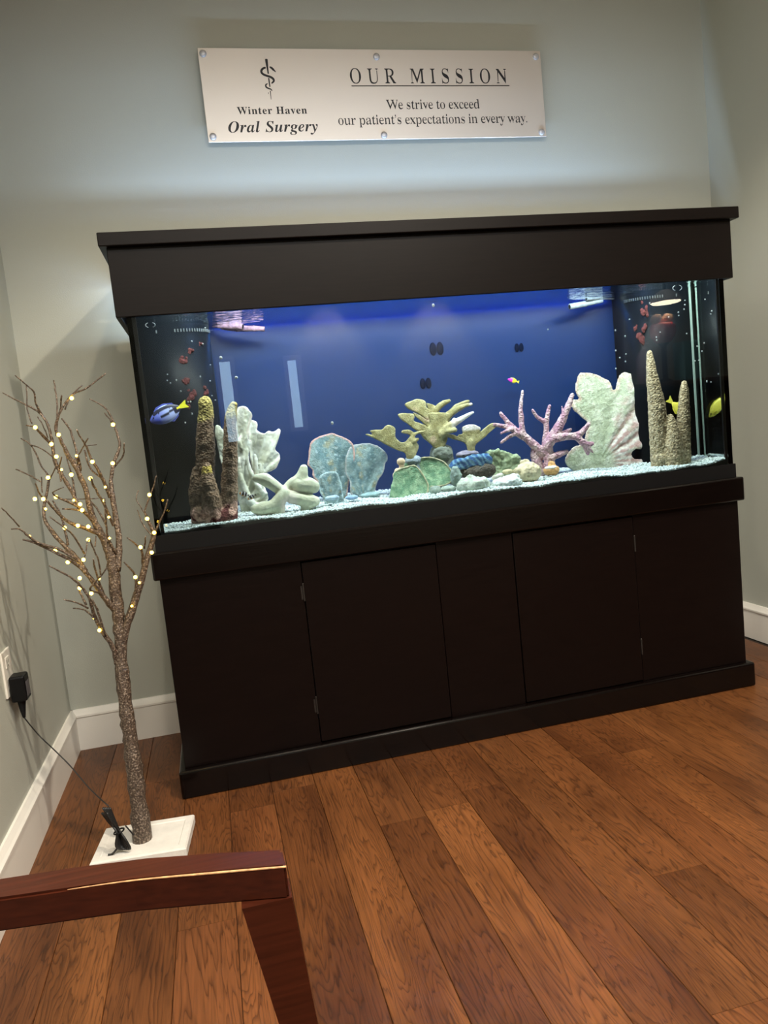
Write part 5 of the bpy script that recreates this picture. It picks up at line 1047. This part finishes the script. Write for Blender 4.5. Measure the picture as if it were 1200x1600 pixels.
# base slab: bevelled white foam block with a shallow tray line
bx = [on_z(160, 1345, 0.0), on_z(302, 1334, 0.0), on_z(280, 1283, 0.028), on_z(155, 1316, 0.028)]
cx, cyb = -1.025, -0.780
ang = math.atan2(bx[1][1]-bx[0][1], bx[1][0]-bx[0][0])
def rotz(V, a, c): return [(c[0]+(x-c[0])*math.cos(a)-(y-c[1])*math.sin(a), c[1]+(x-c[0])*math.sin(a)+(y-c[1])*math.cos(a), z) for x, y, z in V]
prof = [(0.112, 0.082, 0.0), (0.114, 0.084, 0.004), (0.114, 0.084, 0.022), (0.111, 0.081, 0.026), (0.094, 0.064, 0.0262), (0.092, 0.062, 0.0245)]
V = []; F = []
for hx, hy, z in prof: V += [(cx-hx, cyb-hy, z), (cx+hx, cyb-hy, z), (cx+hx, cyb+hy, z), (cx-hx, cyb+hy, z)]
for i in range(len(prof)-1):
    for k in range(4): F.append((i*4+k, i*4+(k+1) % 4, i*4+4+(k+1) % 4, i*4+4+k))
F += [(3, 2, 1, 0), tuple(4*(len(prof)-1)+k for k in range(4))]
link('base', mesh('base', rotz(V, -0.10, (cx, cyb)), F), MT['plaster'], tree)
def pix_size(u, w, y): return float(np.linalg.norm(on_y(u+1, w, y)-on_y(u, w, y)))
brg = random.Random(11)
def limb(name, K, s, pts, dy0=0.0, dy1=0.0, n=8, sub=4, wob=0.0):
    P, Rr = [], []; m = len(pts)
    for i, p in enumerate(pts):
        y = YTR+dy0+(dy1-dy0)*i/(m-1); u, w = K(p[0], p[1]); k = pix_size(u, w, y)/s
        P.append(on_y(u, w, y)); Rr.append(max(p[2], 2.6)*k)
    P, Rr = smooth_path(P, Rr, sub)
    if wob:
        for i in range(1, len(P)-1): P[i] = P[i]+np.array([brg.uniform(-wob, wob), brg.uniform(-wob, wob), 0]); Rr[i] *= brg.uniform(0.9, 1.12)
    me = mesh(name, *tube_vf(P, Rr, n), smooth=True); return link(name, me, MT['bark'], tree)
trunk_px = [(838, 1365, 58), (830, 1250, 56), (812, 1100, 52), (790, 930, 50), (772, 800, 47), (755, 670, 44), (740, 550, 42), (722, 400, 39), (712, 280, 38), (703, 150, 36), (697, 50, 35)]
tp = [(x*3.6364/3.75, (960+y/3.75-560)*3.6364, r*3.6364/3.75) for x, y, r in trunk_px]
limb('trunk', KT, 3.6364, tp+[(668, 1420, 38), (655, 1300, 36), (640, 1180, 32), (615, 1080, 28), (580, 1010, 23)], 0, 0.0, 14, 4, 0.0012)
TW = [  # (points, depth at start, depth at tip)
 ([(600, 1040, 24), (560, 975, 22), (520, 880, 18), (485, 740, 16), (430, 620, 14), (385, 545, 13), (345, 462, 11), (316, 390, 9), (350, 290, 7), (410, 205, 6), (490, 170, 5), (600, 85, 4)], 0, -0.05),
 ([(664, 1210, 24), (678, 1050, 20), (656, 900, 17), (636, 760, 15), (630, 690, 12), (645, 600, 11), (680, 500, 9), (664, 420, 8), (640, 350, 6), (595, 280, 5), (508, 230, 3)], 0, 0.08),
 ([(648, 620, 6), (700, 550, 5), (705, 480, 4)], 0.05, 0.02), ([(645, 375, 5), (595, 310, 4)], 0.07, 0.10),
 ([(694, 1640, 26), (715, 1540, 25), (760, 1400, 23), (800, 1270, 21), (840, 1120, 19), (874, 1000, 14), (842, 920, 9), (826, 860, 5), (868, 740, 4), (890, 665, 3)], 0, -0.04),
 ([(880, 990, 6), (930, 880, 4), (952, 802, 4)], -0.03, -0.06), ([(862, 1005, 5), (810, 940, 4), (780, 860, 3)], -0.03, -0.02), ([(812, 1170, 9), (800, 1085, 7), (722, 1018, 4)], -0.01, -0.07),
 ([(762, 1390, 10), (772, 1245, 7), (705, 1158, 4)], -0.01, -0.06), ([(820, 1080, 5), (828, 1010, 4)], -0.02, -0.05), ([(822, 880, 3), (776, 800, 3), (788, 750, 3)], -0.04, -0.02),
 ([(665, 1440, 24), (605, 1375, 17), (530, 1270, 15), (440, 1170, 13), (330, 1110, 9), (200, 1050, 7), (130, 1030, 6)], 0, -0.10),
 ([(664, 1735, 17), (640, 1640, 15), (570, 1530, 13), (530, 1440, 11), (510, 1370, 9), (455, 1290, 8), (395, 1240, 6), (278, 1178, 4)], 0, -0.12),
 ([(500, 1420, 6), (440, 1390, 5), (362, 1370, 4)], -0.06, -0.10), ([(540, 1480, 6), (480, 1430, 5), (415, 1420, 4)], -0.05, -0.02), ([(600, 1580, 8), (560, 1450, 7), (525, 1370, 6)], -0.04, -0.08),
 ([(560, 1330, 7), (512, 1310, 6), (570, 1240, 5), (632, 1160, 4)], -0.05, -0.10), ([(490, 1400, 7), (455, 1330, 6), (440, 1290, 5)], -0.06, -0.03),
 ([(490, 1210, 13), (440, 1140, 14), (380, 1080, 14), (300, 990, 13), (256, 920, 11), (250, 840, 9), (270, 740, 8), (276, 670, 7), (240, 620, 5), (180, 500, 5), (120, 455, 4)], -0.04, 0.06),
 ([(262, 800, 6), (225, 770, 5), (200, 710, 4)], 0, -0.05), ([(240, 760, 4), (235, 675, 4)], 0, 0.05), ([(280, 690, 4), (320, 610, 4)], 0.02, -0.02),
 ([(590, 1010, 17), (500, 970, 13), (410, 940, 11), (330, 880, 9), (262, 805, 7)], 0.0, -0.09), ([(550, 960, 11), (490, 880, 10), (420, 830, 8), (330, 790, 6), (300, 762, 4), (362, 732, 3)], 0.0, -0.12),
 ([(450, 850, 12), (410, 755, 12), (352, 660, 12), (312, 580, 11), (296, 480, 10), (280, 400, 9), (240, 322, 8), (180, 280, 6), (90, 235, 5), (15, 195, 3)], -0.02, 0.05),
 ([(238, 320, 6), (206, 260, 6), (190, 190, 5), (150, 150, 4), (85, 95, 4)], 0.03, -0.04), ([(272, 450, 4), (245, 380, 4), (214, 332, 4)], 0.02, 0.06), ([(285, 480, 9), (230, 425, 8), (195, 392, 6), (150, 380, 4)], 0.02, -0.05),
 ([(182, 370, 4), (155, 290, 4), (150, 150, 4)], 0.0, 0.03), ([(300, 560, 4), (235, 512, 4), (170, 490, 4)], 0.0, 0.05), ([(320, 440, 6), (325, 300, 5), (318, 200, 5), (305, 125, 4)], 0.0, 0.07), ([(340, 300, 5), (350, 212, 5)], -0.02, -0.06),
 ([(370, 290, 5), (405, 210, 4), (466, 155, 4)], -0.03, 0.03), ([(445, 640, 9), (440, 545, 8), (400, 410, 6), (350, 342, 5)], 0.0, 0.05), ([(455, 640, 9), (445, 560, 8), (420, 600, 5)], 0.01, -0.02),
 ([(625, 790, 12), (595, 710, 11), (560, 640, 10), (520, 570, 8), (490, 500, 6), (462, 455, 5), (434, 402, 4)], 0.02, -0.06), ([(448, 545, 4), (485, 480, 4), (500, 455, 4)], -0.02, -0.05), ([(490, 497, 3), (548, 490, 3)], -0.03, 0.02),
 ([(480, 520, 5), (510, 620, 5), (590, 690, 6)], 0.0, 0.0), ([(645, 950, 9), (592, 830, 8), (530, 720, 7), (515, 678, 5)], 0.0, -0.08), ([(660, 1110, 9), (612, 1010, 7), (602, 920, 6), (595, 795, 5)], 0.0, -0.06),
 ([(572, 1230, 5), (560, 1150, 5), (530, 1080, 5), (505, 1030, 4), (480, 1130, 4)], -0.03, -0.08), ([(435, 1140, 9), (335, 1085, 8), (225, 1050, 7), (160, 1010, 7), (112, 970, 5), (65, 970, 4)], -0.06, -0.12), ([(110, 955, 5), (60, 900, 4), (10, 850, 4)], -0.10, -0.14),
 ([(230, 700, 5), (160, 660, 4), (90, 630, 4)], 0.0, 0.04), ([(480, 1110, 6), (420, 1010, 6), (370, 965, 5), (280, 900, 4)], -0.04, -0.09), ([(385, 1060, 9), (370, 980, 7), (340, 880, 6), (300, 810, 5)], 0.0, 0.06), ([(350, 800, 3), (450, 800, 3), (560, 795, 3)], 0.0, 0.03),
 ([(555, 960, 8), (470, 870, 7), (355, 855, 5)], 0.0, -0.06), ([(600, 940, 7), (550, 850, 6), (500, 800, 4)], 0.0, 0.07), ([(432, 830, 8), (420, 730, 6), (405, 660, 5), (378, 560, 4)], 0.0, 0.06), ([(330, 650, 5), (350, 560, 4)], 0.0, -0.03),
 ([(540, 1070, 4), (545, 1010, 3)], -0.04, 0.0), ([(590, 1340, 7), (545, 1210, 6), (530, 1140, 4)], -0.02, -0.07), ([(300, 560, 6), (335, 640, 6), (345, 700, 5)], 0.0, -0.03),
]
for pts, a, c in TW: limb('branch', KT, 3.6364, pts, a, c, 7, 4, 0.0009)
LED = [(200, 392), (292, 487), (333, 434), (320, 558), (273, 677), (350, 632), (405, 661), (434, 553), (525, 587), (642, 376), (640, 596), (513, 681), (598, 731), (198, 799), (246, 799), (318, 787), (259, 855), (455, 829), (466, 862), (419, 806), (591, 808), (618, 902), (442, 950), (501, 956), (368, 963), (502, 1031), (622, 1022), (168, 1011), (313, 1094), (385, 1158), (474, 1144), (564, 1252), (453, 1248), (452, 1305), (519, 1335), (537, 1473), (565, 1545), (849, 775), (836, 911), (876, 990), (798, 1073), (862, 1103), (769, 1243), (792, 1274), (749, 1407), (407, 226)]
SMALL = {(350, 632), (434, 553), (419, 806), (591, 808), (618, 902), (622, 1022), (564, 1252), (792, 1274), (749, 1407), (259, 855), (598, 731), (168, 1011)}
led_me = {True: mesh('led_bulb', *ball_vf((0, 0, 0), 0.0028, nu=10, nv=8), smooth=True), False: mesh('led_bulb', *ball_vf((0, 0, 0), 0.0043, nu=10, nv=8), smooth=True)}
for me in led_me.values(): me.materials.append(MT['led'])
for (x, y) in LED:
    u, w = KT(x, y); o = link('led_bulb', led_me[(x, y) in SMALL], None, tree); o.location = on_y(u, w, YTR-0.022-0.05*brg.random())

# ================================================================== wall outlet, adapter with cord
oy0, oy1, oz0, oz1 = -0.70, -0.623, 0.412, 0.528
out = thing('wall_outlet', 'ivory wall outlet plate at the picture edge above the left baseboard', 'outlet', (XL, (oy0+oy1)/2, (oz0+oz1)/2))
box('cover_plate', XL, XL+0.006, oy0, oy1, oz0, oz1, MT['plastic'], out, 0.002, 2)
for z in (0.497, 0.443):
    so = box('socket', XL+0.005, XL+0.008, -0.678, -0.645, z-0.014, z+0.014, MT['plastic'], out, 0.001, 1)
    link('slots', mesh('slots', *join(box_vf(XL+0.0075, XL+0.0083, -0.670, -0.668, z-0.002, z+0.007), box_vf(XL+0.0075, XL+0.0083, -0.657, -0.655, z-0.002, z+0.007), box_vf(XL+0.0075, XL+0.0083, -0.664, -0.660, z-0.010, z-0.006))), MT['gap'], so)
ad = thing('power_adapter', 'black plug-in power adapter in the wall outlet with thin cord to the tree', 'power adapter', (XL, -0.62, 0.43))
a0 = on_x(33, 1072, XL+0.03)
ay, az = a0[1], a0[2]
box('adapter_body', XL+0.0085, XL+0.046, ay-0.026, ay+0.022, az-0.034, az+0.032, MT['black'], ad, 0.005, 2)
box('rating_label', XL+0.0458, XL+0.0464, ay-0.018, ay+0.014, az-0.024, az+0.014, plain('grey_label', (0.10, 0.09, 0.10), 0.5), ad)
link('cord_relief', mesh('cord_relief', *tube_vf(*smooth_path([(XL+0.027, ay-0.004, az-0.033), (XL+0.027, ay-0.006, az-0.046), (XL+0.028, ay-0.010, az-0.060), (XL+0.030, ay-0.016, az-0.078)], [0.011, 0.009, 0.007, 0.003], 4), 10), smooth=True), MT['black'], ad)
c0 = np.array([XL+0.030, ay-0.016, az-0.078])
end = np.array(on_y(170, 1260, -0.82))
mid = [np.array([*on_y(u, w, yy)]) for u, w, yy in ((60, 1148, -0.655), (85, 1172, -0.69), (110, 1197, -0.72), (140, 1232, -0.77))]
link('thin_cord', mesh('thin_cord', *tube_vf(*smooth_path([c0]+mid+[end], [0.0016]*6, 5), 6), smooth=True), MT['cord'], ad)
# bundled spare cord tied beside the trunk
parts = []
for i in range(5):
    d = (i-2)*0.004
    q = [on_y(u+dx, w, -0.835+dd) for (u, w, dx, dd) in ((166, 1262, d*700, d), (176, 1280, d*350, d), (186, 1298, d*80, 0), (193, 1312, d*400, -d), (197, 1326, d*800, -d), (190, 1322, d*600-4, d), (183, 1300, d*100, d), (172, 1284, d*300, -d), (163, 1270, d*500, -d))]
    q = [np.array([p[0], p[1], max(p[2], 0.028)]) for p in q]
    P, Rr = smooth_path(q, [0.0028]*len(q), 4); parts.append(tube_vf(P, Rr, 6))
q = [on_y(u, w, -0.835) for u, w in ((186, 1322), (176, 1336), (170, 1345))]
parts.append(tube_vf(*smooth_path([np.array([p[0], p[1]+0.0, max(p[2], 0.029)]) for p in q], [0.0026]*3, 4), 6))
q = [on_y(u, w, -0.83) for u, w in ((196, 1290), (203, 1298), (209, 1305))]
parts.append(tube_vf(*smooth_path(q, [0.0018]*3, 4), 6))
link('cord_bundle', mesh('cord_bundle', *join(*parts), smooth=True), MT['cord'], tree)
tc_ = on_y(186, 1299, -0.837)
link('cord_tie', mesh('cord_tie', *tube_vf([tc_+np.array([0.012*math.cos(a), 0.012*math.sin(a), 0.003*math.cos(a)]) for a in np.linspace(0, 2*math.pi, 12, endpoint=False)], 0.002, 6, closed=True), smooth=True), MT['black'], tree)

# ================================================================== chair in the foreground (its arm shows)
ch = thing('armchair', 'reddish-brown wooden armchair arm and front leg in the near corner', 'chair', (-1.0, -2.47, 0))
CH = MT['cherry']; ZA = 0.62; KS = (0.9775-ZA)/(0.9775-0.66)
def cz(x, y, z=0.66):                        # rescale a point found at height .66 onto the arm height
    p = np.array([x, y, z]); return CAM+(p-CAM)*KS
def slab(path_top, wid, th, name, par):       # a curved board: path of outer-edge points, width towards -y
    V, F = [], []
    for (p, q) in path_top:
        V += [p, q, q-np.array([0, 0, th]), p-np.array([0, 0, th])]
    m = len(path_top)
    for i in range(m-1):
        for k in range(4): F.append((i*4+k, i*4+(k+1) % 4, i*4+4+(k+1) % 4, i*4+4+k))
    F += [(0, 1, 2, 3), tuple(4*(m-1)+k for k in (3, 2, 1, 0))]
    me = mesh(name, V, F); fix_normals(me)
    bm = bmesh.new(); bm.from_mesh(me); es = [e for e in bm.edges if len(e.link_faces) == 2 and e.calc_face_angle() > 0.6]
    bmesh.ops.bevel(bm, geom=es, offset=0.0022, segments=2, affect='EDGES'); bm.to_mesh(me); bm.free()
    return link(name, me, CH, par)
pt = []
for (ub, wb, uf, wf) in ((440, 1326, 447, 1353), (340, 1331, 338, 1362.5), (230, 1339, 208, 1374.5), (120, 1353, 105, 1389), (0, 1371.5, 0, 1404), (-160, 1397, -165, 1431), (-330, 1428, -340, 1464)):
    pt.append((on_z(ub, wb, ZA), on_z(uf, wf, ZA)))
arm = slab(pt, 0.03, 0.030, 'arm', ch)
yfz = pt[0][1][1]
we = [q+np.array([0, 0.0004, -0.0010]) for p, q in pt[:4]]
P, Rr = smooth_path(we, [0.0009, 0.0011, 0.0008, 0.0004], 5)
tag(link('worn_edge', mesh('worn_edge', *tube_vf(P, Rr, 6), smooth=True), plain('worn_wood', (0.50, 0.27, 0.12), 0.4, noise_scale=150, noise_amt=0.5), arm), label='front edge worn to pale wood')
# front leg: from under the arm end down to the floor, raked slightly forward
xa0, xb0 = on_y(377, 1412, yfz)[0], on_y(457, 1404, yfz)[0]
xa1, xb1 = on_y(437, 1600, yfz)[0], on_y(496, 1600, yfz)[0]; z1_ = on_y(466, 1600, yfz)[2]; z0_ = ZA-0.03
sl_a, sl_b = (xa1-xa0)/(z0_-z1_), (xb1-xb0)/(z0_-z1_)
def leg_vf(xa, xb, y0, y1, zt, slope_a, slope_b):
    rows = []
    for z in (zt, z1_, 0.25, 0.0):
        d = zt-z; s = min(d, zt-z1_)
        a = xa+slope_a*s+0.03*max(0, d-s)/0.4; b_ = xb+slope_b*s+0.015*max(0, d-s)/0.4
        rows.append([(a, y0, z), (b_, y0, z), (b_, y1, z), (a, y1, z)])
    V = [p for r in rows for p in r]; F = [(i*4+k, i*4+(k+1) % 4, i*4+4+(k+1) % 4, i*4+4+k) for i in range(3) for k in range(4)]+[(3, 2, 1, 0), (12, 13, 14, 15)]
    return V, F
me = mesh('leg', *leg_vf(xa0, xb0, yfz, yfz+0.03, z0_+0.001, sl_a, sl_b)); fix_normals(me); link('leg', me, CH, ch)
fab = plain('dark_seat_fabric', (0.05, 0.03, 0.03), 0.9, noise_scale=200, bump=0.3)
xb_end = pt[-1][1][0]; WCH = 0.56
me = mesh('leg', *leg_vf(xa0, xb0, yfz-WCH-0.03, yfz-WCH, z0_+0.001, sl_a, sl_b)); fix_normals(me); link('leg', me, CH, ch)
for y in (yfz, yfz-WCH-0.03):
    me = mesh('leg', *leg_vf(xb_end, xb_end+0.045, y, y+0.03, 0.88, -0.12, -0.12)); fix_normals(me); link('leg', me, CH, ch)
pt2 = [(np.array([p[0], 2*(yfz-WCH/2)-p[1], p[2]]), np.array([q[0], 2*(yfz-WCH/2)-q[1], q[2]])) for p, q in pt]
slab(pt2, 0.03, 0.030, 'arm', ch)
box('seat', xb_end+0.03, xa0-0.004, yfz-WCH+0.004, yfz-0.035, 0.385, 0.455, fab, ch, 0.02, 3)
box('backrest', xb_end-0.005, xb_end+0.04, yfz-WCH+0.002, yfz-0.002, 0.56, 0.87, fab, ch, 0.015, 3)

# ================================================================== things behind the camera that mirror in the aquarium glass
dsk = thing('reception_counter', 'dark reception counter mirrored in the right end of the aquarium glass', 'counter', (3.0, -3.7, 0))
box('counter_body', 2.1, 4.3, -3.9, -3.5, 0.0, 1.09, dark_wood('counter_wood', (0.05, 0.03, 0.02), 0.4), dsk, 0.004, 1)
box('counter_top', 2.06, 4.34, -3.94, -3.45, 1.09, 1.125, dark_wood('counter_top_wood', (0.10, 0.06, 0.04), 0.35), dsk, 0.006, 2)
bowl = thing('gift_bowl', 'shiny red bowl with two peach balls mirrored in the aquarium glass', 'bowl', (2.74, -3.62, 1.125))
link('pedestal', mesh('pedestal', *lathe_vf((2.74, -3.62, 1.125), [(0.05, 0), (0.05, 0.01), (0.02, 0.03), (0.02, 0.27), (0.045, 0.295)], 20), smooth=True), MT['black'], bowl)
link('bowl', mesh('bowl', *lathe_vf((2.74, -3.62, 1.42), [(0.04, 0), (0.06, 0.01), (0.09, 0.05), (0.10, 0.09), (0.095, 0.13), (0.08, 0.15)], 24), smooth=True), plain('red_glaze', (0.62, 0.03, 0.03), 0.2), bowl)
for dx in (-0.045, 0.05): link('peach_ball', mesh('peach_ball', *ball_vf((2.74+dx, -3.62, 1.60), 0.045, nu=16, nv=10), smooth=True), plain('peach', (0.75, 0.42, 0.26), 0.5), bowl)
btl = thing('pump_bottle', 'grey-purple pump bottle mirrored in the aquarium glass', 'bottle', (2.57, -3.62, 1.125))
link('bottle_body', mesh('bottle_body', *lathe_vf((2.57, -3.62, 1.125), [(0.055, 0), (0.06, 0.01), (0.06, 0.20), (0.05, 0.23), (0.025, 0.25), (0.02, 0.26)], 20), smooth=True), plain('mauve_plastic', (0.30, 0.22, 0.27), 0.4), btl)
link('pump', mesh('pump', *join(lathe_vf((2.57, -3.62, 1.38), [(0.015, 0), (0.015, 0.04), (0.022, 0.04), (0.022, 0.055)], 12), box_vf(2.55, 2.61, -3.625, -3.61, 1.425, 1.435))), MT['white'], btl)
bxs = thing('tissue_box', 'pale blue box mirrored in the aquarium glass', 'box', (3.0, -3.62, 1.125))
box('carton', 2.87, 3.00, -3.70, -3.55, 1.125, 1.42, plain('pale_blue_card', (0.16, 0.40, 0.48), 0.6), bxs, 0.004, 1)
box('slot', 2.90, 2.97, -3.66, -3.60, 1.420, 1.422, MT['white'], bxs)
